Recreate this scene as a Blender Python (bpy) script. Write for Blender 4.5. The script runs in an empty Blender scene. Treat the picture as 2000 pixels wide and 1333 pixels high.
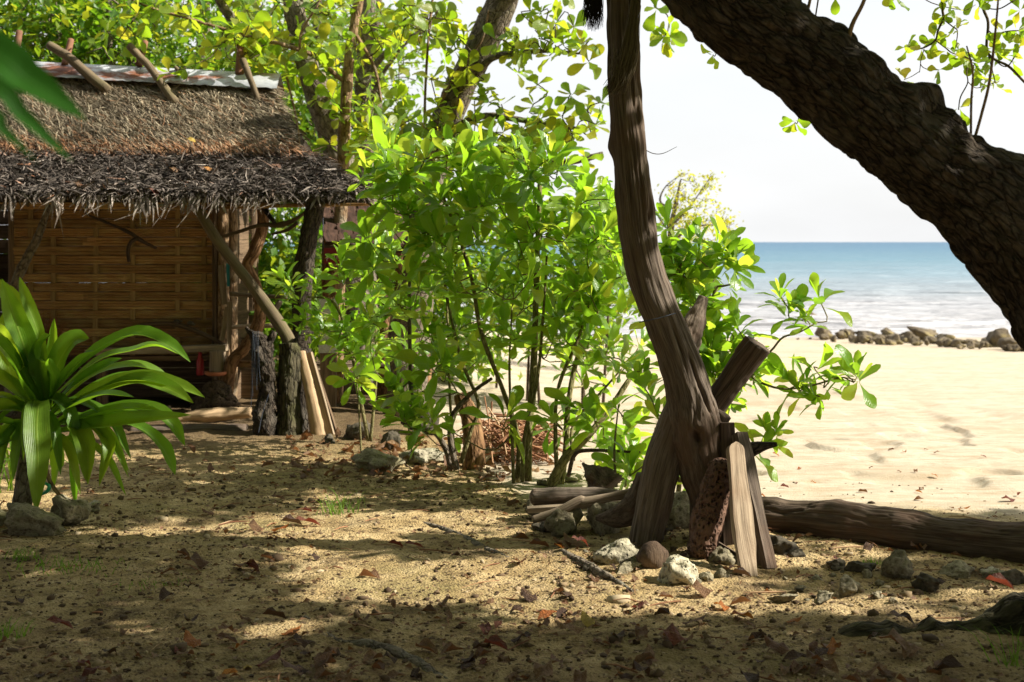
import bpy, math, random
import numpy as np
from mathutils import Vector, Matrix

RND = random.Random(11)
rng = np.random.default_rng(11)
scene = bpy.context.scene
COL = scene.collection

# ------------------------------------------------------------------ camera, sky, sun, exposure
F = 2000 * 50.0 / 36.0            # focal length in photograph pixels (50 mm lens)
HOR = 473.0                       # row of the sea horizon in the photograph
CAMZ = 1.5
cam_d = bpy.data.cameras.new("camera")
cam = bpy.data.objects.new("camera", cam_d)
COL.objects.link(cam)
cam.location = (0, 0, CAMZ)
cam.rotation_euler = (math.radians(90), 0, 0)
cam_d.lens = 50
cam_d.sensor_width = 36
cam_d.shift_y = -(666.5 - HOR) / 2000.0
cam_d.clip_end = 40000
cam_d.dof.use_dof = True
cam_d.dof.focus_distance = 7.0
cam_d.dof.aperture_fstop = 4.5
scene.camera = cam

SUN = Vector((0.77, -0.045, 0.62)).normalized()      # direction towards the sun
sun_el = math.asin(SUN.z)
sun_az = math.atan2(SUN.x, SUN.y)
sd = bpy.data.lights.new("sun", 'SUN')
sd.energy = 5.0
sd.angle = math.radians(0.55)
sd.color = (1.0, 0.935, 0.83)
so = bpy.data.objects.new("sun", sd)
COL.objects.link(so)
so.rotation_euler = SUN.to_track_quat('Z', 'Y').to_euler()
so.location = (8, -2, 9)

world = bpy.data.worlds.new("World")
scene.world = world
world.use_nodes = True
wn = world.node_tree
wn.nodes.clear()
w_out = wn.nodes.new("ShaderNodeOutputWorld")
w_bg = wn.nodes.new("ShaderNodeBackground")
w_sky = wn.nodes.new("ShaderNodeTexSky")
w_sky.sky_type = 'NISHITA'
w_sky.sun_disc = False
w_sky.sun_elevation = sun_el
w_sky.sun_rotation = sun_az
w_sky.dust_density = 3.0
w_tc = wn.nodes.new("ShaderNodeTexCoord")
w_map = wn.nodes.new("ShaderNodeMapping")
w_map.inputs['Scale'].default_value = (1.0, 1.0, 3.2)
w_noise = wn.nodes.new("ShaderNodeTexNoise")
w_noise.inputs['Scale'].default_value = 2.6
w_noise.inputs['Detail'].default_value = 6
w_ramp = wn.nodes.new("ShaderNodeValToRGB")
w_ramp.color_ramp.elements[0].position = 0.36
w_ramp.color_ramp.elements[0].color = (0.82, 0.82, 0.82, 1)
w_ramp.color_ramp.elements[1].position = 0.62
w_ramp.color_ramp.elements[1].color = (1.0, 1.0, 1.0, 1)
w_mix = wn.nodes.new("ShaderNodeMix")
w_mix.data_type = 'RGBA'
w_mix.inputs['B'].default_value = (4.65, 4.69, 4.74, 1)     # thin bright cloud over the whole sky
wn.links.new(w_tc.outputs['Generated'], w_map.inputs['Vector'])
wn.links.new(w_map.outputs['Vector'], w_noise.inputs['Vector'])
wn.links.new(w_noise.outputs['Fac'], w_ramp.inputs['Fac'])
wn.links.new(w_ramp.outputs['Color'], w_mix.inputs['Factor'])
wn.links.new(w_sky.outputs['Color'], w_mix.inputs['A'])
wn.links.new(w_mix.outputs['Result'], w_bg.inputs['Color'])
w_bg.inputs['Strength'].default_value = 0.1
wn.links.new(w_bg.outputs['Background'], w_out.inputs['Surface'])

vs = scene.view_settings
vs.view_transform = 'Standard'
vs.look = 'None'
vs.gamma = 1
vs.use_curve_mapping = False
vs.exposure = 1.15
scene.cycles.max_bounces = 8
scene.cycles.transparent_max_bounces = 6
scene.cycles.use_denoising = True

# ------------------------------------------------------------------ numbers and noise
_T = rng.random(4096).astype(np.float32)
def _h(i, j, k):
    n = (i * 374761393 + j * 668265263 + k * 2147483647 % 1274126177) & 0x7fffffff
    n = (n ^ (n >> 13)) * 1274126177 & 0x7fffffff
    return _T[(n ^ (n >> 16)) & 4095]
def vnoise(p):
    p = np.asarray(p, dtype=np.float64)
    f = np.floor(p).astype(np.int64)
    t = p - f
    t = t * t * (3 - 2 * t)
    i, j, k = f[..., 0], f[..., 1], f[..., 2]
    x, y, z = t[..., 0], t[..., 1], t[..., 2]
    def L(a, b, w): return a + (b - a) * w
    r = L(L(L(_h(i, j, k), _h(i+1, j, k), x), L(_h(i, j+1, k), _h(i+1, j+1, k), x), y),
          L(L(_h(i, j, k+1), _h(i+1, j, k+1), x), L(_h(i, j+1, k+1), _h(i+1, j+1, k+1), x), y), z)
    return r * 2 - 1
def fbm(p, octaves=4, gain=0.5):
    p = np.asarray(p, dtype=np.float64)
    a, s, r = 1.0, 1.0, 0
    for o in range(octaves):
        r = r + a * vnoise(p * s + 17.3 * o)
        a *= gain
        s *= 2.03
    return r
def sstep(a, b, x):
    t = np.clip((np.asarray(x, dtype=np.float64) - a) / (b - a), 0, 1)
    return t * t * (3 - 2 * t)
def U(a, b): return RND.uniform(a, b)

def gz(x, y):
    """height of the ground without its small bumps"""
    x = np.asarray(x, dtype=np.float64); y = np.asarray(y, dtype=np.float64)
    s = np.maximum(sstep(-2.6, 0.8, x - 0.02 * (y - 8)), sstep(26, 42, y))
    return -0.035 * np.maximum(0, y - 8.0) * s
def P(px, py, Y):
    return Vector(((px - 1000) / F * Y, Y, CAMZ - (py - HOR) / F * Y))
def G(px, py, lift=0.0):
    """point of the ground seen at a pixel of the photograph"""
    Y = CAMZ * F / (py - HOR)
    for _ in range(30):
        z = float(gz((px - 1000) / F * Y, Y)) + lift
        Y = Y * 0.5 + 0.5 * (CAMZ - z) * F / (py - HOR)
    return P(px, py, Y)
def pix(p): return (1000 + p[0] / p[1] * F, HOR - (p[2] - CAMZ) / p[1] * F)

# ------------------------------------------------------------------ mesh building
class MB:
    """collects vertices and faces; build() links them as one mesh object"""
    def __init__(self):
        self.v, self.f, self.g, self.t, self.n = [], [], [], [], 0
    def add(self, V, faces, grain=None, tint=0.0):
        V = np.asarray(V, dtype=np.float64).reshape(-1, 3)
        for q in faces:
            q = np.asarray(q, dtype=np.int64)
            if len(q): self.f.append(q + self.n)
        self.v.append(V)
        self.g.append(V.copy() if grain is None else np.asarray(grain, dtype=np.float64).reshape(-1, 3))
        self.t.append(np.broadcast_to(np.asarray(tint, dtype=np.float64), (len(V),)).copy())
        self.n += len(V)
        return self
    def mesh(self, name, mat, org=(0, 0, 0), smooth=True):
        V = np.concatenate(self.v) - np.asarray(org, dtype=np.float64)
        me = bpy.data.meshes.new(name)
        me.vertices.add(len(V))
        me.vertices.foreach_set('co', V.astype(np.float32).ravel())
        tot = np.concatenate([np.full(len(q), q.shape[1]) for q in self.f])
        idx = np.concatenate([q.ravel() for q in self.f])
        me.loops.add(len(idx))
        me.loops.foreach_set('vertex_index', idx.astype(np.int32))
        me.polygons.add(len(tot))
        st = np.concatenate([[0], np.cumsum(tot)[:-1]])
        me.polygons.foreach_set('loop_start', st.astype(np.int32))
        me.polygons.foreach_set('use_smooth', np.full(len(tot), smooth, dtype=bool))
        a = me.attributes.new('grain', 'FLOAT_VECTOR', 'POINT')
        a.data.foreach_set('vector', np.concatenate(self.g).astype(np.float32).ravel())
        a = me.attributes.new('tint', 'FLOAT', 'POINT')
        a.data.foreach_set('value', np.concatenate(self.t).astype(np.float32))
        me.update(calc_edges=True)
        me.validate()
        if mat: me.materials.append(mat)
        return me
    def build(self, name, mat, parent=None, smooth=True, loc=None, kind=None):
        if parent is not None: org = ORG[parent.name]
        else: org = Vector(loc) if loc is not None else Vector((0, 0, 0))
        o = bpy.data.objects.new(name, self.mesh(name, mat, org, smooth))
        COL.objects.link(o)
        if parent is not None: o.parent = parent
        else: o.location = org
        ORG[o.name] = Vector(org)
        if kind: o['kind'] = kind
        return o
ORG = {}
def thing(name, label, cat, loc, group=None):
    o = bpy.data.objects.new(name, None)
    o.empty_display_size = 0.1
    COL.objects.link(o)
    o.location = loc
    ORG[o.name] = Vector(loc)
    return tag(o, label, cat, group)
def tag(o, label=None, cat=None, group=None, kind=None):
    if label: o['label'] = label
    if cat: o['category'] = cat
    if group: o['group'] = group
    if kind: o['kind'] = kind
    return o
def part(name, parent):
    """a part made of several pieces: an Empty under its thing"""
    o = bpy.data.objects.new(name, None)
    o.empty_display_size = 0.1
    COL.objects.link(o)
    o.parent = parent
    ORG[o.name] = ORG[parent.name]
    return o
def inst(name, me, parent, M):
    """a mesh object that shares its data, placed by a world matrix under a thing that is only translated"""
    o = bpy.data.objects.new(name, me)
    COL.objects.link(o)
    if parent is not None:
        o.parent = parent
        M = Matrix.Translation(-ORG[parent.name]) @ M
    o.matrix_basis = M
    return o

def catmull(pts, n):
    P_ = np.array([list(p) for p in pts], dtype=np.float64)
    m = len(P_)
    if m == 2:
        t = np.linspace(0, 1, n)[:, None]
        return P_[0] * (1 - t) + P_[1] * t
    ext = np.vstack([2 * P_[0] - P_[1], P_, 2 * P_[-1] - P_[-2]])
    s = np.linspace(0, m - 1, n)
    i = np.minimum(s.astype(int), m - 2)
    t = (s - i)[:, None]
    a, b, c, d = ext[i], ext[i+1], ext[i+2], ext[i+3]
    return 0.5 * (2*b + (c-a)*t + (2*a-5*b+4*c-d)*t*t + (-a+3*b-3*c+d)*t**3)
def frames(C):
    T = np.gradient(C, axis=0)
    T /= np.linalg.norm(T, axis=1)[:, None] + 1e-12
    ref = np.array([0, -1.0, 0]) if abs(T[0][1]) < 0.9 else np.array([1.0, 0, 0])
    A = np.zeros_like(C)
    a = ref - T[0] * ref.dot(T[0]); a /= np.linalg.norm(a)
    for i in range(len(C)):
        a = a - T[i] * a.dot(T[i]); a /= np.linalg.norm(a) + 1e-12
        A[i] = a
    return T, A, np.cross(T, A)
def tube(path, rad, seg=8, rings=None, rough=0.0, rs=6.0, groove=0.0, gs=3.0, seed=0.0, cap=True, squash=1.0, func=None, round_end=False, axial=0.25):
    """lofted limb: (verts, faces, grain). rough = lumps, groove = ridges running along the limb"""
    n = rings or max(6, len(path) * 4)
    C = catmull(path, n)
    r = np.interp(np.linspace(0, 1, n), np.linspace(0, 1, len(rad)), rad) if not np.isscalar(rad) else np.full(n, rad)
    if round_end:
        L = np.concatenate([[0], np.cumsum(np.linalg.norm(np.diff(C, axis=0), axis=1))])
        for D in (L, L[-1] - L):
            q = np.clip(D / (r * 0.8 + 1e-9), 0, 1)
            r = r * np.sqrt(np.clip(1 - (1 - q) ** 2, 0.02, 1))
    T, A, B = frames(C)
    th = np.linspace(0, 2 * math.pi, seg, endpoint=False)
    ca, sa = np.cos(th), np.sin(th)
    L = np.concatenate([[0], np.cumsum(np.linalg.norm(np.diff(C, axis=0), axis=1))])
    g = np.stack([np.broadcast_to(ca[None] * r[:, None], (n, seg)), np.broadcast_to(sa[None] * r[:, None], (n, seg)),
                  np.broadcast_to(L[:, None], (n, seg))], -1)
    R_ = np.broadcast_to(r[:, None], (n, seg)).copy()
    if rough: R_ *= 1 + rough * fbm(g * rs + seed * 7.1, 3)
    if groove:
        q = g.copy(); q[..., 2] *= axial
        R_ *= 1 + groove * fbm(q / max(1e-6, r.max()) * gs + seed * 3.7, 4, 0.6)
    if func is not None: R_ = func(R_, th[None, :] * np.ones((n, 1)), np.linspace(0, 1, n)[:, None] * np.ones((1, seg)), L[:, None] * np.ones((1, seg)))
    V = C[:, None] + (A[:, None] * ca[None, :, None] + B[:, None] * sa[None, :, None] * squash) * R_[..., None]
    i = np.arange(n - 1)[:, None] * seg
    j = np.arange(seg)[None]
    k = (j + 1) % seg
    Q = np.stack([i + j, i + k, i + seg + k, i + seg + j], -1).reshape(-1, 4)
    V = V.reshape(-1, 3); g = g.reshape(-1, 3)
    fs = [Q]
    if cap:
        V = np.vstack([V, C[0], C[-1]])
        g = np.vstack([g, [0, 0, 0], [0, 0, L[-1]]])
        j = np.arange(seg); k = (j + 1) % seg
        fs.append(np.stack([np.full(seg, n * seg), k, j], -1))
        fs.append(np.stack([np.full(seg, n * seg + 1), (n - 1) * seg + j, (n - 1) * seg + k], -1))
    return V, fs, g
def obj_tube(name, mat, parent, path, rad, loc=None, smooth=True, **kw):
    return MB().add(*tube(path, rad, **kw)).build(name, mat, parent, smooth, loc=loc)
def board(a, b, w, t, up=(0, 0, 1), nx=10, wob=0.004, seed=0, round_top=0.0):
    """plank from a to b, w wide, t thick, with slightly uneven edges: (verts, faces, grain)"""
    a, b = np.array(a), np.array(b)
    d = b - a; L = np.linalg.norm(d); d = d / L
    u = np.array(up, dtype=float); s = np.cross(d, u); s /= np.linalg.norm(s); nrm = np.cross(s, d)
    prof = np.array([[-1, -1], [-.33, -1], [.33, -1], [1, -1], [1, 1], [.33, 1], [-.33, 1], [-1, 1]], dtype=float)
    prof *= 0.5
    V, g = [], []
    for i in range(nx + 1):
        f = i / nx
        k = 1.0
        if round_top and f > 1 - round_top:
            q = (f - 1 + round_top) / round_top
            k = math.sqrt(max(0.04, 1 - q * q))
        for p in prof:
            e = fbm(np.array([[p[0] * 2 + seed, p[1] * 2, f * L * 4]]), 3)[0] * wob
            V.append(a + d * L * f + s * (p[0] * w * k + e) + nrm * (p[1] * t + e * 0.5))
            g.append((p[0] * w, p[1] * t, f * L + seed))
    m = 8
    Q = [(i * m + j, i * m + (j + 1) % m, (i + 1) * m + (j + 1) % m, (i + 1) * m + j) for i in range(nx) for j in range(m)]
    caps = [tuple(range(m - 1, -1, -1)), tuple(range(nx * m, nx * m + m))]
    return np.array(V), [np.array(Q), np.array(caps)], np.array(g)
def obj_board(name, mat, parent, a, b, w, t, loc=None, **kw):
    return MB().add(*board(a, b, w, t, **kw)).build(name, mat, parent, False, loc=loc)

# ------------------------------------------------------------------ leaves
OBO = [(0, .035), (.10, .06), (.24, .24), (.42, .58), (.58, .86), (.72, 1.0), (.86, .90), (.95, .58), (1.0, .12)]
OBO_LO = [(0, .05), (.30, .40), (.68, 1.0), (.90, .70), (1.0, .1)]
OVALE = [(0, .05), (.08, .30), (.22, .72), (.42, 1.0), (.62, .98), (.80, .74), (.93, .36), (1.0, .05)]
OVAL_LO = [(0, .1), (.45, 1.0), (1.0, .05)]
def leaf_tpl(prof, ratio, fold=0.25, curl=0.25, wave=0.0, ph=0.0, twist=0.0):
    """unit leaf along +Y with normal +Z: (verts, quads, grain = across, along, 0)"""
    V, g = [], []
    for s, w in prof:
        x = w * ratio * 0.5
        z0 = -curl * s * s
        y = s * (1 - 0.22 * curl * s)
        zz = fold * x + wave * math.sin(s * 9 + ph) * x
        zr = fold * x + wave * math.sin(s * 8 + ph + 2) * x
        tw = twist * s * x
        V += [(-x, y, z0 + zz - tw), (0, y, z0), (x, y, z0 + zr + tw)]
        g += [(-w, s, 0), (0, s, 0), (w, s, 0)]
    Q = []
    for i in range(len(prof) - 1):
        for j in range(2):
            a = i * 3 + j
            Q.append((a, a + 1, a + 4, a + 3))
    return np.array(V), np.array(Q), np.array(g)
def basis(y, n):
    y = Vector(y).normalized(); n = Vector(n)
    n = (n - y * n.dot(y))
    if n.length < 1e-4: n = y.orthogonal()
    n.normalize()
    x = y.cross(n)
    return Matrix(((x.x, y.x, n.x), (x.y, y.y, n.y), (x.z, y.z, n.z)))
def rosette(p, d, n, ln, tilt=(30, 85), spread=0.02, droop=0.0, flat=0.0):
    """leaves round a twig tip: list of (pos, 3x3 basis, length, tint)"""
    d = Vector(d).normalized()
    a = d.orthogonal().normalized(); b = d.cross(a)
    ph = U(0, 6.28)
    out = []
    for i in range(n):
        az = ph + i * 2.399963 + U(-.25, .25)
        f = i / max(1, n - 1)
        t = math.radians(tilt[0] + (tilt[1] - tilt[0]) * f + U(-10, 10))
        rad = a * math.cos(az) + b * math.sin(az)
        y = d * math.cos(t) + rad * math.sin(t)
        y.z -= droop * f * U(.4, 1.2)
        nrm = d * math.sin(t) - rad * math.cos(t)
        nrm = nrm + Vector((U(-.35, .35), U(-.35, .35), U(-.2, .35) + flat))
        pos = Vector(p) - d * (f * spread) + y.normalized() * 0.004
        out.append((pos, basis(y, nrm), ln * U(.72, 1.15) * (0.75 + 0.25 * math.sin(min(1, f * 1.6 + .3) * 1.57)), U(0, 1)))
    return out
def bake_leaves(mb, leaves, tpls):
    if not leaves: return mb
    k = len(tpls)
    for ti, (tv, tq, tg) in enumerate(tpls):
        sel = leaves[ti::k]
        if not sel: continue
        pos = np.array([l[0][:] for l in sel])
        B_ = np.array([[r[:] for r in l[1]] for l in sel])
        sc = np.array([l[2] for l in sel])
        V = np.einsum('nij,vj->nvi', B_, tv) * sc[:, None, None] + pos[:, None]
        m = len(tv)
        Q = (tq[None] + (np.arange(len(sel)) * m)[:, None, None]).reshape(-1, 4)
        g = np.broadcast_to(tg[None], (len(sel), m, 3)).reshape(-1, 3)
        t = np.repeat(np.array([l[3] for l in sel]), m)
        mb.add(V.reshape(-1, 3), [Q], g, t)
    return mb
def place_leaves(leaves, tpls_me, tpls, parent, mat, most=300, name='leaf', rest='foliage', rest_tpls=None):
    """the leaves that show largest become single parts, the rest one part of stuff"""
    def size(l):
        d = (l[0] - cam.location).length
        q = pix(l[0])
        inside = 1 if (-20 < q[0] < 2020 and -20 < q[1] < 1353) else 0.05
        return -l[2] / d * inside
    ls = sorted(leaves, key=size)
    for i, l in enumerate(ls[:most]):
        M = Matrix.Translation(l[0]) @ l[1].to_4x4() @ Matrix.Scale(l[2], 4)
        inst(name, tpls_me[i % len(tpls_me)], parent, M)
    if len(ls) > most:
        mb = bake_leaves(MB(), ls[most:], rest_tpls or tpls)
        mb.build(rest, mat, parent, kind='stuff')
def grow(nodes, targets, tip_r=0.004, up=0.25, wob=0.06, kmax=0.02, seg=5, tp=0.55, sag=0.0):
    """joins every target to the nearest limb point by a bent twig. nodes: list of (Vector, radius).
    returns MB of twigs and list of (tip, direction)"""
    mb = MB(); tips = []
    NP = np.array([n[0][:] for n in nodes]); NR = [n[1] for n in nodes]
    order = sorted(targets, key=lambda t: np.min(np.linalg.norm(NP - np.array(t[:]), axis=1)))
    for t in order:
        tv = np.array(t[:])
        dd = np.linalg.norm(NP - tv, axis=1) + up * 2.0 * np.maximum(0, NP[:, 2] - tv[2])
        i = int(np.argmin(dd))
        a = Vector(NP[i]); L = (t - a).length
        if L < 0.02: a = a + Vector((0.02, 0, -0.03)); L = (t - a).length
        mid = a.lerp(t, .5) + Vector((U(-wob, wob), U(-wob, wob), U(-wob, wob) + (-up * 0.5 + sag) * L))
        r0 = min(NR[i] * 0.75, kmax, tip_r + 0.012 * L * tp * 2)
        r0 = max(r0, tip_r)
        C = catmull([a, mid, t], 6)
        mb.add(*tube([a, mid, t], [r0, (r0 + tip_r) / 2, tip_r], seg=seg, rings=6, cap=False), tint=U(0, 1))
        for q, f in ((2, .6), (3, .5), (4, .35), (5, .2)):
            NP = np.vstack([NP, C[q]]); NR.append(max(tip_r, r0 * (f + .3)))
        tips.append((t, (Vector(C[5]) - Vector(C[4])).normalized()))
    return mb, tips
def nodes_of(path, rad, n=14):
    C = catmull(path, n)
    r = np.interp(np.linspace(0, 1, n), np.linspace(0, 1, len(rad)), rad)
    return [(Vector(c), float(q)) for c, q in zip(C, r)]

# ------------------------------------------------------------------ materials
class NT:
    def __init__(self, name):
        self.m = bpy.data.materials.new(name)
        self.m.use_nodes = True
        self.t = self.m.node_tree
        self.t.nodes.clear()
        self.out = self.n('OutputMaterial')
    def n(self, typ, **kw):
        x = self.t.nodes.new('ShaderNode' + typ)
        for k, v in kw.items():
            if hasattr(x, k) and k not in x.inputs: setattr(x, k, v)
            else: self.s(x, k, v)
        return x
    def s(self, node, key, v):
        sock = node.inputs[key]
        if isinstance(v, bpy.types.NodeSocket): self.t.links.new(v, sock)
        elif isinstance(v, bpy.types.Node): self.t.links.new(v.outputs[0], sock)
        else:
            if isinstance(v, (tuple, list)) and sock.type == 'RGBA' and len(v) == 3: v = (*v, 1)
            sock.default_value = v
    def attr(self, name, vec=False):
        a = self.n('Attribute', attribute_name=name)
        return a.outputs['Vector'] if vec else a.outputs['Fac']
    def noise(self, vec, scale, detail=4, rough=0.55, dist=0.0):
        return self.n('TexNoise', Vector=vec, Scale=scale, Detail=detail, Roughness=rough, Distortion=dist).outputs['Fac']
    def vor(self, vec, scale, feature='F1', rand=1.0):
        x = self.n('TexVoronoi', Vector=vec, Scale=scale, Randomness=rand)
        x.feature = feature
        return x.outputs['Distance']
    def mapv(self, vec, scale=(1, 1, 1), loc=(0, 0, 0)):
        return self.n('Mapping', Vector=vec, Scale=scale, Location=loc).outputs['Vector']
    def ramp(self, fac, stops, interp='LINEAR'):
        r = self.n('ValToRGB', Fac=fac)
        e = r.color_ramp.elements
        r.color_ramp.interpolation = interp
        while len(e) < len(stops): e.new(0.5)
        for i, (p, c) in enumerate(stops):
            e[i].position = p
            if not isinstance(c, (tuple, list)): c = (c, c, c)
            e[i].color = (*c[:3], 1)
        return r.outputs['Color']
    def mix(self, fac, a, b, blend='MIX'):
        x = self.n('Mix', data_type='RGBA', blend_type=blend)
        for k, v in ((0, fac), (6, a), (7, b)):
            sock = x.inputs[k]
            if isinstance(v, bpy.types.NodeSocket): self.t.links.new(v, sock)
            else:
                if isinstance(v, (tuple, list)) and len(v) == 3: v = (*v, 1)
                sock.default_value = v
        return x.outputs[2]
    def math(self, op, a, b=0.0, c=None):
        x = self.n('Math', operation=op)
        for k, v in enumerate((a, b) if c is None else (a, b, c)):
            if isinstance(v, bpy.types.NodeSocket): self.t.links.new(v, x.inputs[k])
            else: x.inputs[k].default_value = v
        return x.outputs[0]
    def bump(self, h, strength=0.5, dist=0.01, normal=None):
        b = self.n('Bump', Height=h, Strength=strength, Distance=dist)
        if normal is not None: self.s(b, 'Normal', normal)
        return b.outputs['Normal']
    def rand(self):
        """one number for each object or, in a joined mesh, for each piece"""
        o = self.n('ObjectInfo').outputs['Random']
        return self.math('FRACT', self.math('ADD', o, self.attr('tint')))
    def surf(self, color, rough=0.8, normal=None, spec=0.25, **kw):
        b = self.n('BsdfPrincipled', Roughness=rough)
        self.s(b, 'Base Color', color)
        self.s(b, 'Specular IOR Level', spec)
        if normal is not None: self.s(b, 'Normal', normal)
        for k, v in kw.items(): self.s(b, k, v)
        self.t.links.new(b.outputs[0], self.out.inputs['Surface'])
        self.b = b
        return self.m

def leaf_mat(name, front, trans, amount=0.45, rough=0.38, vein=(0.5, 0.6, 0.15), veinw=0.07, spots=None, spec=0.45, lines=0.0):
    m = NT(name)
    g = m.attr('grain', True)
    sx = m.n('SeparateXYZ', Vector=g)
    r = m.rand()
    cf = m.ramp(r, [(i / (len(front) - 1), c) for i, c in enumerate(front)])
    ct = m.ramp(r, [(i / (len(trans) - 1), c) for i, c in enumerate(trans)])
    ax = m.math('ABSOLUTE', sx.outputs[0])
    mid = m.ramp(ax, [(0, 1), (veinw, 0)])
    # side veins slant from the midrib to the edge
    ph = m.math('SUBTRACT', m.math('MULTIPLY', sx.outputs[1], 62.0), m.math('MULTIPLY', ax, 16.0))
    sv = m.math('POWER', m.math('ABSOLUTE', m.math('SINE', m.math('MULTIPLY', ph, 0.5))), 9.0)
    vv = m.math('MAXIMUM', mid, m.math('MULTIPLY', sv, 0.25))
    if lines:
        ln = m.math('POWER', m.math('ABSOLUTE', m.math('SINE', m.math('MULTIPLY', sx.outputs[0], 23.0))), 6.0)
        vv = m.math('MAXIMUM', mid, m.math('MULTIPLY', ln, lines))
    oc = m.n('TexCoord').outputs['Object']
    nz = m.noise(oc, 22, 3)
    cf = m.mix(m.math('MULTIPLY', vv, 0.55), cf, vein)
    cf = m.mix(0.5, cf, m.mix(1.0, cf, m.ramp(nz, [(.3, .6), (.7, 1.35)]), 'MULTIPLY'))
    ct = m.mix(m.math('MULTIPLY', vv, 0.35), ct, vein)
    if spots:
        sp = m.ramp(m.noise(g, 6, 3), [(.62, 0), (.72, 1)])
        cf = m.mix(m.math('MULTIPLY', sp, 0.6), cf, spots)
        ct = m.mix(m.math('MULTIPLY', sp, 0.6), ct, spots)
    b = m.n('BsdfPrincipled', Roughness=rough)
    m.s(b, 'Base Color', cf); m.s(b, 'Specular IOR Level', spec)
    m.s(b, 'Normal', m.bump(m.math('ADD', vv, nz), 0.35, 0.004))
    t = m.n('BsdfTranslucent', Color=ct)
    x = m.n('MixShader')
    x.inputs[0].default_value = amount
    m.t.links.new(b.outputs[0], x.inputs[1]); m.t.links.new(t.outputs[0], x.inputs[2])
    m.t.links.new(x.outputs[0], m.out.inputs['Surface'])
    return m.m

M = {}
M['shrub_leaf'] = leaf_mat('shrub_leaf', [(.075, .170, .012), (.10, .215, .016), (.13, .25, .02), (.18, .28, .03)],
                           [(.25, .49, .016), (.33, .59, .02), (.42, .65, .03), (.58, .65, .05)], 0.56, 0.28, (.30, .42, .10), spots=(.34, .36, .04))
M['almond_leaf'] = leaf_mat('almond_leaf', [(.070, .155, .012), (.10, .19, .016), (.13, .21, .02), (.19, .22, .025)],
                            [(.26, .46, .012), (.38, .58, .018), (.50, .62, .025), (.62, .56, .03)], 0.52, 0.4, (.26, .30, .05), spots=(.32, .20, .02))
M['forest_leaf'] = leaf_mat('forest_leaf', [(.035, .10, .012), (.06, .15, .014), (.10, .19, .016), (.16, .21, .02)],
                            [(.15, .36, .014), (.24, .46, .016), (.36, .52, .02), (.50, .50, .025)], 0.5, 0.4, (.2, .3, .04))
M['strap_leaf'] = leaf_mat('strap_leaf', [(.040, .125, .010), (.060, .155, .012), (.085, .185, .014), (.12, .21, .018)],
                           [(.18, .40, .012), (.25, .48, .014), (.33, .54, .016), (.42, .58, .02)], 0.5, 0.36, (.30, .40, .06), 0.10, lines=0.38, spec=.35, spots=(.20, .20, .03))
M['shaded_near_leaf'] = leaf_mat('shaded_near_leaf', [(.012, .06, .004), (.016, .07, .004)], [(.04, .17, .006), (.05, .20, .006)], 0.35, 0.6, (.03, .09, .01), 0.09, lines=0.3, spec=.1)  # darker greens paint in the shade on the near blades
M['pale_leaf'] = leaf_mat('pale_leaf', [(.22, .28, .02), (.30, .34, .025), (.36, .36, .03)], [(.55, .62, .02), (.66, .66, .03), (.72, .62, .04)], 0.5, 0.5)
M['grass_blade'] = leaf_mat('grass_blade', [(.06, .16, .012), (.10, .20, .016)], [(.2, .42, .016), (.3, .48, .02)], 0.45, 0.5)

def dead_leaf_mat(name, cols, trans):
    m = NT(name)
    g = m.attr('grain', True)
    sx = m.n('SeparateXYZ', Vector=g)
    c = m.ramp(m.rand(), [(i / max(1, len(cols) - 1), q) for i, q in enumerate(cols)])
    oc = m.n('TexCoord').outputs['Object']
    nz = m.noise(oc, 3.2, 6, 0.65)
    c = m.mix(m.ramp(nz, [(.35, 0), (.7, .75)]), c, (.055, .028, .014))
    ax = m.math('ABSOLUTE', sx.outputs[0])
    mid = m.ramp(ax, [(0, 1), (.08, 0)])
    c = m.mix(m.math('MULTIPLY', mid, .5), c, (.34, .20, .08))
    b = m.n('BsdfPrincipled', Roughness=0.6)
    m.s(b, 'Base Color', c); m.s(b, 'Specular IOR Level', .25)
    m.s(b, 'Normal', m.bump(m.noise(oc, 14, 4), .6, .05))
    t = m.n('BsdfTranslucent', Color=trans)
    x = m.n('MixShader'); x.inputs[0].default_value = .22
    m.t.links.new(b.outputs[0], x.inputs[1]); m.t.links.new(t.outputs[0], x.inputs[2])
    m.t.links.new(x.outputs[0], m.out.inputs['Surface'])
    return m.m
M['dead_brown'] = dead_leaf_mat('dead_brown', [(.12, .065, .03), (.19, .105, .05), (.27, .165, .08), (.14, .07, .04)], (.3, .12, .04))
M['dead_red'] = dead_leaf_mat('dead_red', [(.17, .048, .032), (.115, .036, .028), (.20, .068, .036)], (.3, .06, .03))
M['dead_orange'] = dead_leaf_mat('dead_orange', [(.46, .17, .03), (.40, .11, .025), (.50, .24, .05)], (.6, .22, .03))
M['dead_dark'] = dead_leaf_mat('dead_dark', [(.05, .03, .02), (.085, .045, .025), (.065, .04, .03)], (.1, .05, .02))
M['dead_yellow'] = dead_leaf_mat('dead_yellow', [(.50, .36, .06), (.42, .30, .08)], (.5, .36, .05))

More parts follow.
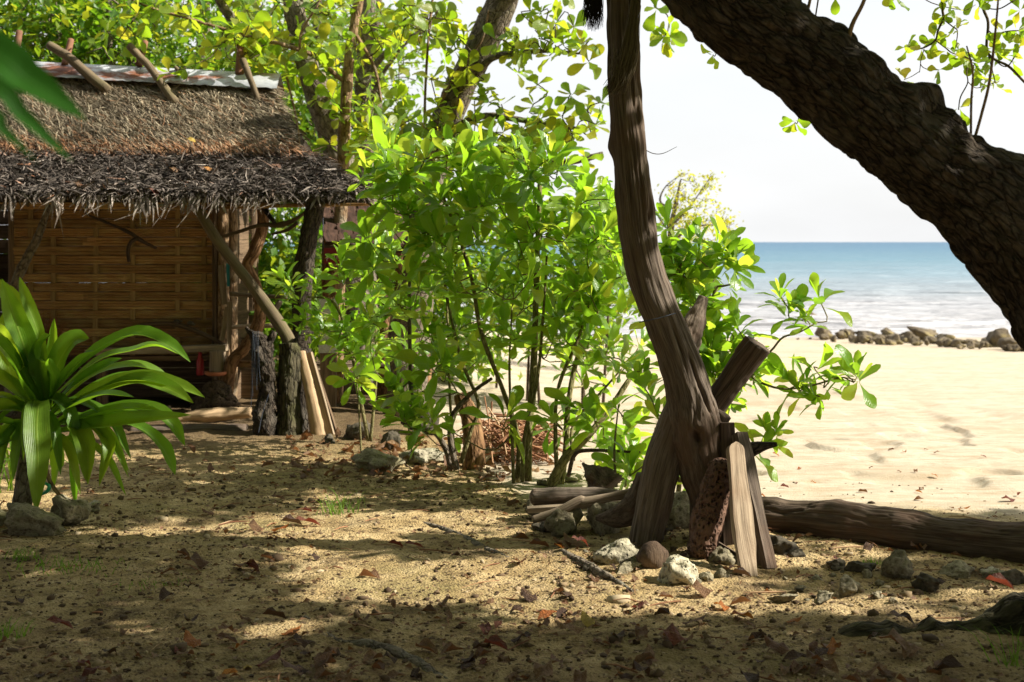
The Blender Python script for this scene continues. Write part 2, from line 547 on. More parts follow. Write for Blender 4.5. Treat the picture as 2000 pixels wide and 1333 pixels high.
def wood_mat(name, dark, light, along=1.0, across=26.0, bump=0.5, rough=0.85, blotch=None, tone=(.78, 1.2), dist=0.006):
    m = NT(name)
    g = m.attr('grain', True)
    gm = m.mapv(g, (across, across, along))
    n1 = m.noise(gm, 1.0, 6, 0.62, 0.4)
    n2 = m.noise(m.mapv(g, (across * 3.1, across * 3.1, along * 3)), 1.0, 4, 0.6)
    n3 = m.noise(g, 3.5, 4, 0.6)
    h = m.math('ADD', n1, m.math('MULTIPLY', n2, 0.5))
    c = m.ramp(n1, [(.30, dark), (.50, tuple((a + b) / 2 for a, b in zip(dark, light))), (.70, light)])
    c = m.mix(m.ramp(n2, [(.38, .55), (.52, 0)]), c, tuple(x * .35 for x in dark))
    if blotch: c = m.mix(m.ramp(n3, [(.48, 0), (.68, .8)]), c, blotch)
    v = m.ramp(m.rand(), [(0, tone[0]), (1, tone[1])])
    c = m.mix(1.0, c, v, 'MULTIPLY')
    return m.surf(c, rough, m.bump(h, bump, dist), 0.2)
def bark_mat(name, dark, light, scale=14.0, stretch=0.35, bump=0.8, moss=None, dist=0.02):
    m = NT(name)
    g = m.attr('grain', True)
    gm = m.mapv(g, (scale, scale, scale * stretch))
    wv = m.n('VectorMath', operation='ADD')
    m.s(wv, 0, gm)
    m.s(wv, 1, m.n('TexNoise', Vector=gm, Scale=1.4, Detail=3).outputs['Color'])
    n1 = m.vor(wv.outputs[0], 1.0, 'DISTANCE_TO_EDGE')
    n2 = m.noise(gm, 2.2, 6, 0.65)
    n3 = m.noise(g, 5.0, 4)
    crack = m.ramp(n1, [(0, 0), (.16, 1)])
    h = m.math('ADD', crack, m.math('MULTIPLY', n2, .9))
    c = m.ramp(n2, [(.32, dark), (.68, light)])
    c = m.mix(m.ramp(m.noise(g, 9.0, 5, .7), [(.55, 0), (.70, .6)]), c, tuple(x * 1.7 for x in light))
    c = m.mix(m.ramp(n1, [(0, .75), (.10, 0)]), c, tuple(x * .3 for x in dark))
    if moss: c = m.mix(m.ramp(n3, [(.50, 0), (.66, .7)]), c, moss)
    return m.surf(c, .9, m.bump(h, bump, dist), .15)
M['driftwood'] = wood_mat('driftwood', (.070, .050, .036), (.225, .18, .135), 1.8, 62, .9, blotch=(.12, .072, .045), dist=.007)
M['driftwood_pale'] = wood_mat('driftwood_pale', (.15, .105, .065), (.37, .29, .20), 1.7, 48, .7, blotch=(.19, .13, .08))
M['driftwood_dark'] = wood_mat('driftwood_dark', (.045, .031, .022), (.145, .105, .072), 1.8, 52, .8, blotch=(.10, .056, .034))
M['plank'] = wood_mat('plank', (.19, .14, .09), (.34, .27, .18), 1.2, 42, .45)
M['plank_dark'] = wood_mat('plank_dark', (.085, .055, .032), (.20, .135, .08), 1.3, 36, .5)
M['bamboo'] = wood_mat('bamboo', (.20, .098, .036), (.54, .31, .12), 1.3, 85, .35, .55, blotch=(.45, .32, .135), tone=(.62, 1.3))
M['bamboo_pale'] = wood_mat('bamboo_pale', (.22, .13, .05), (.40, .27, .12), 1.2, 70, .3, .5)
M['pole'] = wood_mat('pole', (.10, .075, .045), (.22, .165, .10), 1.6, 28, .5, blotch=(.13, .12, .05))
M['redwood_pole'] = wood_mat('redwood_pole', (.13, .055, .032), (.24, .12, .07), 2.2, 30, .5)
M['log_pale'] = wood_mat('log_pale', (.30, .19, .095), (.55, .40, .24), 1.2, 20, .4)
M['bark_dark'] = bark_mat('bark_dark', (.018, .014, .010), (.105, .082, .060), 38, .30, 1.0, moss=(.10, .088, .068), dist=.016)
M['bark_grey'] = bark_mat('bark_grey', (.085, .065, .045), (.24, .20, .15), 20, .5, .7, moss=(.20, .19, .14))
M['bark_brown'] = bark_mat('bark_brown', (.14, .085, .045), (.34, .23, .13), 22, .35, .4, moss=(.30, .26, .19))
M['bark_orange'] = bark_mat('bark_orange', (.12, .060, .028), (.30, .175, .085), 18, .3, .5)
M['stem_green'] = bark_mat('stem_green', (.13, .11, .045), (.27, .24, .11), 40, .3, .4)
M['twig'] = bark_mat('twig', (.055, .038, .025), (.15, .11, .07), 50, .3, .4)

def stone_mat(name, dark, light, scale=7.0, pits=0.0, moss=None, bump=.6, pitscale=22):
    m = NT(name)
    o = m.n('TexCoord').outputs['Object']
    ra = m.n('ObjectInfo').outputs['Random']
    n1 = m.noise(o, scale, 7, .62)
    n2 = m.noise(o, scale * 6, 4, .6)
    c = m.ramp(n1, [(.3, dark), (.68, light)])
    c = m.mix(m.ramp(n2, [(.36, .6), (.5, 0)]), c, tuple(x * .4 for x in dark))
    h = m.math('ADD', n1, m.math('MULTIPLY', n2, .35))
    if pits:
        v = m.vor(o, pitscale)
        pt = m.ramp(v, [(.10, 0), (.34, 1)])
        h = m.math('ADD', h, m.math('MULTIPLY', pt, pits))
        c = m.mix(m.ramp(v, [(.06, .8), (.26, 0)]), c, tuple(x * .35 for x in dark))
    if moss: c = m.mix(m.ramp(m.noise(o, scale * .7, 5), [(.50, 0), (.66, .65)]), c, moss)
    c = m.mix(1.0, c, m.ramp(ra, [(0, .78), (1, 1.18)]), 'MULTIPLY')
    return m.surf(c, .92, m.bump(h, bump, .02), .2)
M['stone'] = stone_mat('stone', (.13, .108, .066), (.34, .30, .20), 11, .25, moss=(.17, .165, .055), bump=.9, pitscale=30)
M['coral'] = stone_mat('coral', (.28, .25, .17), (.52, .47, .34), 8, .8, bump=1.0, moss=(.30, .29, .15), pitscale=42)
M['rock_dark'] = stone_mat('rock_dark', (.05, .042, .03), (.13, .11, .075), 8, .4)
M['shore_rock'] = stone_mat('shore_rock', (.055, .042, .028), (.20, .16, .10), 2.2, .3, moss=(.26, .21, .07), pitscale=5)
M['husk'] = wood_mat('husk', (.045, .028, .018), (.15, .098, .062), 6, 90, 1.0, blotch=(.20, .14, .09))
# ------------------------------------------------------------------ ground (soil round the hut, sand of the beach) and sea
def spaced(lo, hi, step, far_lo, far_hi, k=1.16):
    mid = list(np.arange(lo, hi, step))
    up, d = [], step
    x = mid[-1]
    while x < far_hi: d *= k; x += d; up.append(x)
    dn, d, x = [], step, mid[0]
    while x > far_lo: d *= k; x -= d; dn.append(x)
    return np.array(dn[::-1] + mid + up)
gxs = spaced(-4.2, 4.2, 0.03, -15000, 15000)
gys = spaced(3.6, 12.5, 0.028, -15000, 19000, 1.14)
GX, GY = np.meshgrid(gxs, gys)
XY0 = np.stack([GX, GY, GX * 0], -1)
def beach_mask(x, y):
    """0 soil, 1 clean sand: the border runs behind the long log and the shrubs"""
    e = 7.75 + 0.25 * fbm(np.stack([x * .9, y * .9, x * 0], -1), 3) - 0.10 * np.minimum(0, x - 1) + 3.6 * sstep(.35, -.75, x) + 14 * sstep(-.5, -1.7, x)
    return sstep(-.35, .45, y - e)
bm_ = beach_mask(GX, GY)
near = np.exp(-np.maximum(0, np.hypot(GX, GY - 8) - 9) / 10)
def ground_bumps(x, y):
    # footprints and scuffs in the beach sand
    fp = -.034 * sstep(.40, .60, vnoise(np.stack([x * 3.1, y * 2.3, x * 0 + 7], -1))) + .008 * np.maximum(0, vnoise(np.stack([x * 4.3, y * 3.3, x * 0 + 2], -1)))
    q = np.stack([x, y, x * 0], -1)
    b = beach_mask(x, y)
    n = np.exp(-np.maximum(0, np.hypot(x, y - 8) - 9) / 10)
    soil = .020 * fbm(q * 1.3, 3) + .011 * fbm(q * 5 + 3, 3) + .010 * np.maximum(0, fbm(q * 15, 3)) + .007 * np.maximum(0, fbm(q * 34 + 8, 2))
    sand = .018 * fbm(q * .9, 3) + .005 * fbm(q * np.array([3, 7, 1]) + 9, 3) + .0025 * fbm(q * 22, 2) + fp
    z = (soil * (1 - b) + sand * b) * n
    # soil heaped against the surface root of the big tree at the lower right
    z = z + .035 * np.exp(-((y - 5.55) / .32) ** 2) * sstep(.9, 1.9, x)
    # low bank of soil and rubble under the leaning wood
    z = z + .03 * np.exp(-((x - .95) / .9) ** 2 - ((y - 6.9) / .5) ** 2)
    return z
GZ = gz(GX, GY) + ground_bumps(GX, GY)
far_land = sstep(60, 400, np.hypot(GX, GY)) * sstep(6, -20, GY)
GZ = np.where(GY > 70, np.minimum(GZ, -3.0), GZ)
def ground_at(x, y): return float(gz(x, y) + ground_bumps(np.array([x], dtype=float), np.array([y], dtype=float))[0])
ny, nx = GX.shape
i = (np.arange(ny - 1)[:, None] * nx + np.arange(nx - 1)[None]).ravel()
ground_mb = MB().add(np.stack([GX, GY, GZ], -1), [np.stack([i, i + 1, i + nx + 1, i + nx], -1)], tint=bm_.ravel())

m = NT('ground_soil_and_sand')
geo = m.n('NewGeometry').outputs['Position']
b_ = m.attr('tint')
n_big = m.noise(geo, 1.1, 5, .6)
n_mid = m.noise(geo, 5.5, 6, .65)
n_fin = m.noise(geo, 55, 5, .7)
n_crumb = m.vor(geo, 90)
soil = m.ramp(n_mid, [(.30, (.19, .128, .056)), (.46, (.36, .258, .120)), (.66, (.52, .395, .210))])
soil = m.mix(m.ramp(n_big, [(.50, 0), (.66, .6)]), soil, (.21, .175, .065))            # thin moss and algae
hm = m.ramp(m.noise(geo, 2.3, 7, .74), [(.53, 0), (.66, .85)])                          # humus: everywhere in patches, closed in the near foreground and, with painted shade, round the hut
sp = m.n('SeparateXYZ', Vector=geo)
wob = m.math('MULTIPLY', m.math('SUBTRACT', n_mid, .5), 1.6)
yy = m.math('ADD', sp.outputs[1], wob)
hut_litter_shade = m.math('MULTIPLY', m.ramp(m.math('MULTIPLY', m.math('SUBTRACT', yy, 9.6), .4), [(0, 0), (.6, .85)]), m.ramp(m.math('ADD', m.math('MULTIPLY', sp.outputs[0], -.5), m.math('MULTIPLY', wob, .3)), [(.2, 0), (.6, 1)]))  # litter tone that also paints in shade under the hut floor
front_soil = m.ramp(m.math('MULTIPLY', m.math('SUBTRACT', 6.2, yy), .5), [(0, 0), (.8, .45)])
soil = m.mix(m.math('MAXIMUM', hm, m.math('MAXIMUM', hut_litter_shade, front_soil)), soil, (.075, .047, .024))
soil = m.mix(m.ramp(m.noise(geo, 24, 5, .7), [(.36, .9), (.46, 0)]), soil, (.055, .036, .02))
soil = m.mix(m.ramp(n_fin, [(.32, .85), (.43, 0)]), soil, (.060, .040, .022))          # dark crumbs
soil = m.mix(m.ramp(n_fin, [(.62, 0), (.74, .6)]), soil, (.50, .40, .25))
sand = m.ramp(n_mid, [(.30, (.36, .30, .215)), (.65, (.455, .395, .30))])
sand = m.mix(m.ramp(m.noise(m.mapv(geo, (1.5, 6, 1)), 1.5, 6, .7), [(.48, 0), (.64, .75)]), sand, (.31, .235, .145))
band = m.noise(m.mapv(geo, (.25, 1.3, 1), (4, 2, 0)), 1.0, 5, .65)
sand = m.mix(m.ramp(band, [(.50, 0), (.62, .6)]), sand, (.34, .265, .175))
sand = m.mix(m.ramp(m.noise(m.mapv(geo, (3, 9, 1)), 2.2, 6, .75), [(.60, 0), (.68, .8)]), sand, (.20, .135, .08))
sand = m.mix(m.ramp(m.noise(geo, 26, 4, .75), [(.66, 0), (.72, .7)]), sand, (.22, .14, .075))
py_ = m.n('SeparateXYZ', Vector=geo)
wet = m.ramp(m.math('ADD', py_.outputs[2], m.math('MULTIPLY', n_big, .12)), [(0.0, 0), (1.0, 0)])
base = m.mix(b_, soil, sand)
wetm = m.n('MapRange'); m.s(wetm, 'Value', m.math('ADD', py_.outputs[2], m.math('MULTIPLY', n_big, .16)))
m.s(wetm, 'From Min', -0.86); m.s(wetm, 'From Max', -1.0)
base = m.mix(wetm.outputs[0], base, (.34, .275, .20))
hh = m.math('ADD', m.math('MULTIPLY', n_fin, 1.0), m.math('MULTIPLY', m.math('SUBTRACT', 1.0, n_crumb), .6))
bs = m.math('SUBTRACT', 1.0, m.math('MULTIPLY', b_, .6))
bump = m.n('Bump', Height=hh, Distance=.012)
m.s(bump, 'Strength', bs)
rgh = m.math('SUBTRACT', .95, m.math('MULTIPLY', wetm.outputs[0], .55))
M['ground'] = m.surf(base, .95, bump.outputs[0], .15)
m.s(m.b, 'Roughness', rgh)
ground = tag(ground_mb.build('ground', M['ground']), 'sandy soil round the hut running down to the pale beach', None, kind='structure')

SEA = -1.05
sy = np.concatenate([np.arange(33, 90, .35), 90 * 1.035 ** np.arange(0, 155)])
sx_ = np.linspace(-1, 1, 260)
SX = np.sign(sx_) * np.abs(sx_) ** 1.3
SXX, SYY = np.meshgrid(SX, sy)
SXX = SXX * (SYY * .85 + 12)
q = np.stack([SXX * .10, SYY * .42, SXX * 0], -1)
att = np.exp(-np.maximum(0, SYY - 60) / 120)
hz = (.10 * fbm(q, 4) + .045 * fbm(q * 4 + 5, 3)) * att * sstep(36, 46, SYY)
crest = np.exp(-((SYY - 57 - 1.6 * fbm(np.stack([SXX * .06, SXX * 0, SXX * 0], -1), 2)) / 1.0) ** 2)
hz = hz + .24 * crest * sstep(3, 8, SXX + 2 * fbm(q * .7 + 4, 2)) * sstep(19, 13, SXX)
hz = hz + .10 * np.exp(-((SYY - 45 - .8 * fbm(np.stack([SXX * .1, SXX * 0 + 3, SXX * 0], -1), 2)) / .7) ** 2)
ny2, nx2 = SXX.shape
i = (np.arange(ny2 - 1)[:, None] * nx2 + np.arange(nx2 - 1)[None]).ravel()
sea_mb = MB().add(np.stack([SXX, SYY, SEA + hz], -1), [np.stack([i, i + 1, i + nx2 + 1, i + nx2], -1)], tint=np.clip(hz * 4, 0, 1).ravel())
m = NT('sea_water')
geo = m.n('NewGeometry').outputs['Position']
s3 = m.n('SeparateXYZ', Vector=geo)
ly = m.math('LOGARITHM', s3.outputs[1], 10.0)                     # shallow, silty water by the shore; deep water further out
lyn = m.math('ADD', ly, m.math('MULTIPLY', m.math('SUBTRACT', m.noise(m.mapv(geo, (.02, .05, 1)), 1.0, 4), .5), .22))
mr = m.n('MapRange'); m.s(mr, 'Value', lyn); m.s(mr, 'From Min', 1.55); m.s(mr, 'From Max', 3.35)
col = m.ramp(mr.outputs[0], [(0, (.33, .32, .32)), (.12, (.28, .29, .305)), (.26, (.16, .235, .28)), (.42, (.085, .185, .245)), (.66, (.045, .135, .215)), (1, (.035, .11, .19))])
# wave relief: ripples get longer with distance so they stay visible
w1 = m.noise(m.mapv(geo, (.35, 1.5, 1)), 1.0, 5, .62)
w2 = m.noise(m.mapv(geo, (.05, .24, 1)), 1.0, 5, .62)
w3 = m.noise(m.mapv(geo, (.010, .045, 1)), 1.0, 4, .6)
hw = m.math('ADD', w1, m.math('ADD', m.math('MULTIPLY', w2, 4.0), m.math('MULTIPLY', w3, 14.0)))
foam_n = m.noise(m.mapv(geo, (.5, 1.3, 1)), 1.0, 7, .72)
fo = m.n('MapRange'); m.s(fo, 'Value', s3.outputs[1]); m.s(fo, 'From Min', 66.0); m.s(fo, 'From Max', 37.0)
foam = m.math('MULTIPLY', m.ramp(foam_n, [(.50, 0), (.58, 1)]), m.math('MULTIPLY', fo.outputs[0], .85))
col = m.mix(foam, col, (.58, .575, .585))
cap = m.math('MULTIPLY', m.ramp(m.noise(m.mapv(geo, (.12, .55, 1)), 1.0, 6, .7), [(.60, 0), (.68, .7)]), 1.0)
col = m.mix(cap, col, (.44, .48, .50))
M['sea'] = m.surf(col, .38, m.bump(hw, 1.0, .6), .22)
sea = tag(sea_mb.build('sea', M['sea']), 'blue sea paling to silty foam along the shore', None, kind='structure')

# ------------------------------------------------------------------ rocks
import bmesh
def ico(sub):
    b = bmesh.new(); bmesh.ops.create_icosphere(b, subdivisions=sub, radius=1.0)
    V = np.array([v.co[:] for v in b.verts]); T = np.array([[v.index for v in f.verts] for f in b.faces]); b.free()
    return V, T
ICO = {s: ico(s) for s in (1, 2, 3, 4)}
def rock_shape(size, seed, sub=3, rough=.30, cuts=9, pits=0.0, cutd=(.52, .90)):
    V, T = ICO[sub]; V = V.copy()
    r = random.Random(seed)
    for _ in range(cuts):
        n = np.array([r.gauss(0, 1), r.gauss(0, 1), r.gauss(0, 1)]); n /= np.linalg.norm(n)
        d = r.uniform(*cutd)
        V -= n[None] * np.maximum(0, V @ n - d)[:, None]
    V *= (1 + rough * fbm(V * 1.5 + seed * 3.3, 4) + rough * .28 * fbm(V * 5.5 + seed, 3))[:, None]
    if pits:
        k = fbm(V * 5 + seed, 3)
        V *= (1 - pits * np.maximum(0, k))[:, None]
    V *= np.array(size) * .5
    a = r.uniform(-.25, .25); c, s = math.cos(a), math.sin(a)
    V = V @ np.array([[c, 0, s], [0, 1, 0], [-s, 0, c]])
    return V, T
_seed = [100]
def rock(name, label, cat, px, pyb, w, h, mat, group=None, sub=4, depth=.9, sink=.18, lift=0.0, loc=None, **kw):
    """stone whose foot is seen at (px, pyb); w, h are its size in pixels of the photograph"""
    p = G(px, pyb, lift) if loc is None else Vector(loc)
    k = p.y / F
    W, H = w * k, h * k / (1 - sink)
    _seed[0] += 1
    V, T = rock_shape((W, W * depth, H), _seed[0], sub, **kw)
    V += np.array([0, W * depth * .4, H * (.5 - sink)])
    o = MB().add(V + np.array(p), [T]).build(name, M[mat], None, loc=p)
    return tag(o, label, cat, group)

# rocks along the waterline
def shore(px, py, w, h, label, group=None):
    p = G(px, py)
    k = p.y / F
    _seed[0] += 1
    w, h = w * 1.2, h * 1.15
    V, T = rock_shape((w * k, w * k * 1.1, h * k * 1.15), _seed[0], 3, .30, 14, cutd=(.42, .85))
    V += np.array([0, 0, h * k * .38])
    o = MB().add(V + np.array(p), [T]).build('shore_rock', M['shore_rock'], None, loc=p)
    return tag(o, label, 'rock', group)
GRP = 'rocks along the waterline'
for px, py, w, h, lb in [
    (1578, 641, 46, 34, 'dark rock standing alone at the waterline behind the shrub spray'),
    (1608, 663, 34, 25, 'dark rock at the shrub end of the shoreline rock row'),
    (1649, 661, 40, 24, 'rounded dark boulder second along the row from the shrub'),
    (1693, 663, 48, 20, 'low mossy yellow boulder in the row of shore rocks'),
    (1731, 657, 26, 18, 'mossy rock behind the middle of the shoreline row'),
    (1801, 667, 62, 32, 'tallest dark craggy rock in the middle of the shoreline row'),
    (1842, 671, 38, 22, 'brown wedge rock beside the tallest craggy shore rock'),
    (1947, 678, 52, 34, 'big smooth pale boulder at the trunk end of the shore rocks'),
    (1976, 684, 44, 24, 'flat olive rock partly hidden by the dark leaning trunk'),
    (1898, 677, 40, 18, 'olive rock in the low gap of the shoreline row')]:
    shore(px, py, w, h, lb, GRP)
rr = random.Random(5)
for i in range(70):
    px = rr.uniform(1606, 1995)
    py = 662 + (px - 1600) * .052 + rr.uniform(-5, 6)
    shore(px, py, rr.uniform(12, 32), rr.uniform(9, 19), 'small brown stone among the shoreline rocks ' + min(((1608, 'at the shrub end of the row'), (1650, 'round the dark boulder second along'), (1693, 'round the low mossy yellow boulder'), (1740, 'before the mossy rear rock'), (1801, 'below the tallest craggy rock'), (1850, 'beside the brown wedge rock'), (1900, 'in the low gap of the row'), (1950, 'round the big smooth boulder'), (1990, 'beside the dark trunk')), key=lambda t: abs(t[0] - px))[1], GRP)
for px, py in ((1559, 664), (1582, 663)): shore(px, py, 7, 4, 'lone pebble on the wet sand beside the shoreline row', GRP)
# ------------------------------------------------------------------ thatched hut
WY = 12.5                                    # distance of the woven wall
hut = thing('thatched_hut', 'thatched hut with woven bamboo wall and rusty ridge sheet', 'hut', (-3.2, 12.9, 0))
def thatch_mat(name, stops, rough=.8):
    m = NT(name)
    t = m.attr('tint')
    c = m.ramp(t, stops)
    geo = m.n('NewGeometry').outputs['Position']
    n = m.noise(geo, 3.0, 5, .6)
    c = m.mix(1.0, c, m.ramp(n, [(.3, .6), (.7, 1.25)]), 'MULTIPLY')
    return m.surf(c, rough, None, .15)
M['thatch_straw'] = thatch_mat('thatch_straw', [(0, (.04, .032, .022)), (.3, (.15, .12, .08)), (.6, (.32, .265, .18)), (.85, (.48, .41, .28)), (1, (.32, .14, .06))])
M['thatch_leaf'] = thatch_mat('thatch_leaf', [(0, (.028, .024, .020)), (.35, (.085, .070, .058)), (.65, (.18, .15, .125)), (.88, (.36, .31, .265)), (1, (.24, .10, .045))])
mm = NT('thatch_base'); M['thatch_base'] = mm.surf((.035, .026, .018), .95)

# roof corners: eave, break between the two slopes, ridge
E0, E1 = P(-330, 380, 11.3), P(728, 381, 11.3)
K0, K1 = P(-330, 284, 12.3), P(606, 302, 12.3)
B0, B1 = P(-330, 292, 12.15), P(566, 294, 12.15)
R0, R1 = P(-330, 112, 13.05), P(523, 160, 13.05)
def lin(a, b, t): return a + (b - a) * t
def slab(c00, c10, c01, c11, th, name, parent, mat, n=40, lump=.02):
    """thick lumpy sheet between two edges"""
    u = np.linspace(0, 1, n)[None, :, None]; v = np.linspace(0, 1, n // 2)[:, None, None]
    A = np.array(c00)[None, None]; B = np.array(c10)[None, None]; C = np.array(c01)[None, None]; D = np.array(c11)[None, None]
    S = (A * (1 - u) + B * u) * (1 - v) + (C * (1 - u) + D * u) * v
    nr = np.cross(np.array(c10) - np.array(c00), np.array(c01) - np.array(c00)); nr /= np.linalg.norm(nr)
    if nr[2] < 0: nr = -nr
    top = S + nr * (lump * fbm(S * 5, 3)[..., None])
    bot = S - nr * th
    h, w = S.shape[:2]
    V = np.concatenate([top.reshape(-1, 3), bot.reshape(-1, 3)])
    i = (np.arange(h - 1)[:, None] * w + np.arange(w - 1)[None]).ravel()
    Q = np.stack([i, i + 1, i + w + 1, i + w], -1)
    N = h * w
    ring = np.concatenate([np.arange(w), np.arange(1, h) * w + w - 1, (h - 1) * w + np.arange(w - 2, -1, -1), np.arange(h - 2, 0, -1) * w])
    r2 = np.roll(ring, -1)
    side = np.stack([ring, r2, r2 + N, ring + N], -1)
    return MB().add(V, [Q, Q[:, ::-1] + N, side]).build(name, mat, parent)
def strands(n, c00, c10, c01, c11, length, width, side, lift, curl, tints, vpow=1.0, thick=.03, dirx=0.0, umin=0, umax=1):
    """narrow leaf strips lying on a slope (c0 upper edge, c1 lower edge) : vertices, faces, tint"""
    u = rng.uniform(umin, umax, n); v = rng.random(n) ** vpow
    c00, c10, c01, c11 = [np.array(c) for c in (c00, c10, c01, c11)]
    S = (c00 * (1 - u)[:, None] + c10 * u[:, None]) * (1 - v)[:, None] + (c01 * (1 - u)[:, None] + c11 * u[:, None]) * v[:, None]
    dn = ((c01 - c00) + (c11 - c10)) * .5; dn /= np.linalg.norm(dn)
    sd = (c10 - c00) / np.linalg.norm(c10 - c00)
    nr = np.cross(sd, dn); nr = nr if nr[2] > 0 else -nr
    a = rng.normal(dirx, side, n)
    d = dn[None] * np.cos(a)[:, None] + sd[None] * np.sin(a)[:, None]
    L = length * rng.uniform(.5, 1.3, n)
    p0 = S + nr * (rng.random(n) * thick)[:, None]
    bend = rng.normal(0, curl, (n, 3))
    lf = (rng.normal(lift, lift * .8 + .02, n))[:, None] * nr[None]
    p1 = p0 + (d + bend * .5 + lf) * (L * .5)[:, None]
    p2 = p1 + (d + bend - lf * .6) * (L * .5)[:, None]
    w = np.cross(d, nr[None] + rng.normal(0, .6, (n, 3))); w /= np.linalg.norm(w, axis=1)[:, None]
    w = w * (width * rng.uniform(.5, 1.4, n))[:, None] * .5
    V = np.stack([p0 - w, p0 + w, p1 - w, p1 + w, p2], 1).reshape(-1, 3)
    i = np.arange(n) * 5
    Q = np.stack([i, i + 1, i + 3, i + 2], -1); T = np.stack([i + 2, i + 3, i + 4], -1)
    t = np.repeat(tints(u, v, n), 5)
    return V, [Q, T], None, t

upper = slab(R0, R1, B0, B1, .14, 'upper_roof', hut, M['thatch_base'])
mb = MB()
def t_up(u, v, n):
    q = np.clip(rng.normal(.50, .24, n), 0, .93)
    red = (rng.random(n) < .05 + .75 * sstep(.80, .97, v + .05 * rng.normal(0, 1, n)))
    return np.where(red, rng.uniform(.94, 1.0, n), q)
mb.add(*strands(24000, R0, R1, B0, B1, .15, .0048, .32, .05, .22, t_up, dirx=.45))
mb.add(*strands(3500, R0, R1, B0, B1, .08, .008, .9, .10, .4, t_up, dirx=.3))
mb.add(*strands(900, lin(R0, R1, .985), R1, lin(B0, B1, .985), B1 + Vector((.02, 0, 0)), .15, .008, .3, .1, .3, t_up, dirx=.7))
mb.build('thatch', M['thatch_straw'], upper, kind='stuff')
# back slope, so the hut has a whole roof
BB0, BB1 = B0 + Vector((0, 1.9, 0)), B1 + Vector((0, 1.9, 0))
back = slab(R0, R1, BB0, BB1, .12, 'back_roof', hut, M['thatch_base'], 20)
mb = MB(); mb.add(*strands(2500, R0, R1, BB0, BB1, .22, .016, .3, .05, .2, t_up)); mb.build('thatch', M['thatch_straw'], back, kind='stuff')

lower = slab(K0, K1, E0, E1, .07, 'lower_roof', hut, M['thatch_base'], 44, .03)
mb = MB()
def t_lo(u, v, n):
    q = np.clip(rng.normal(.36, .24, n), 0, .93)
    red = rng.random(n) < .02 + .42 * sstep(.28, .02, v)
    return np.where(red, rng.uniform(.92, 1.0, n), q)
mb.add(*strands(19000, K0, K1, E0, E1, .13, .011, .75, .10, .40, t_lo, thick=.05))
mb.add(*strands(3000, K0, K1, E0, E1, .09, .010, 1.6, .22, .8, t_lo, thick=.075))
mb.add(*strands(1500, K0, K1, lin(K0, E0, .2), lin(K1, E1, .2), .2, .012, .5, .05, .3, lambda u, v, n: np.where(rng.random(n) < .35, .97, rng.uniform(.3, .8, n)), thick=.05))
mb.build('thatch', M['thatch_leaf'], lower, kind='stuff')
# torn palm leaf tips hanging over the eave
mb = MB()
def t_ev(u, v, n): return np.clip(rng.normal(.62, .22, n), .1, .93)
Ed = Vector((0, -.02, -.10))
mb.add(*strands(1500, E0 + Vector((0, .06, .05)), E1 + Vector((0, .06, .05)), E0 + Ed * .3, E1 + Ed * .3, .08, .010, .8, .12, .5, t_ev))
def tuft(px, n, ln):
    c = P(px, 384, 11.28)
    V, f, g, t = strands(n, c + Vector((-.05, .02, .02)), c + Vector((.05, .02, .02)), c + Vector((-.05, 0, -.03)), c + Vector((.05, 0, -.03)), ln, .016, .30, .04, .18, lambda u, v, k: rng.uniform(.66, .92, k))
    mb.add(V, f, g, t)
for px, n, ln in ((20, 10, .16), (60, 8, .10), (105, 22, .17), (118, 8, .22), (165, 10, .17), (185, 12, .15), (215, 8, .12), (262, 7, .10), (283, 20, .22), (305, 10, .17), (330, 8, .14), (352, 8, .19), (372, 10, .15), (395, 7, .15), (425, 10, .14), (470, 9, .10), (500, 8, .12), (545, 6, .08), (620, 5, .07), (-40, 14, .15), (-90, 14, .15)):
    tuft(px, n, ln)
for (a, b, w) in (((345, 392), (222, 432), .006), ((350, 392), (235, 428), .006), ((388, 390), (345, 445), .008), ((330, 400), (298, 442), .006), ((418, 392), (402, 428), .014), ((215, 394), (160, 424), .006), ((520, 384), (470, 420), .007), ((560, 392), (500, 410), .006)):
    mb.add(*tube([P(*a, 11.27), P((a[0] + b[0]) / 2 + 3, (a[1] + b[1]) / 2 - 3, 11.24), P(*b, 11.2)], [w, w * .8, w * .2], seg=4, rings=6, cap=False), tint=.8)
mb.build('eave_fringe', M['thatch_leaf'], lower, kind='stuff')

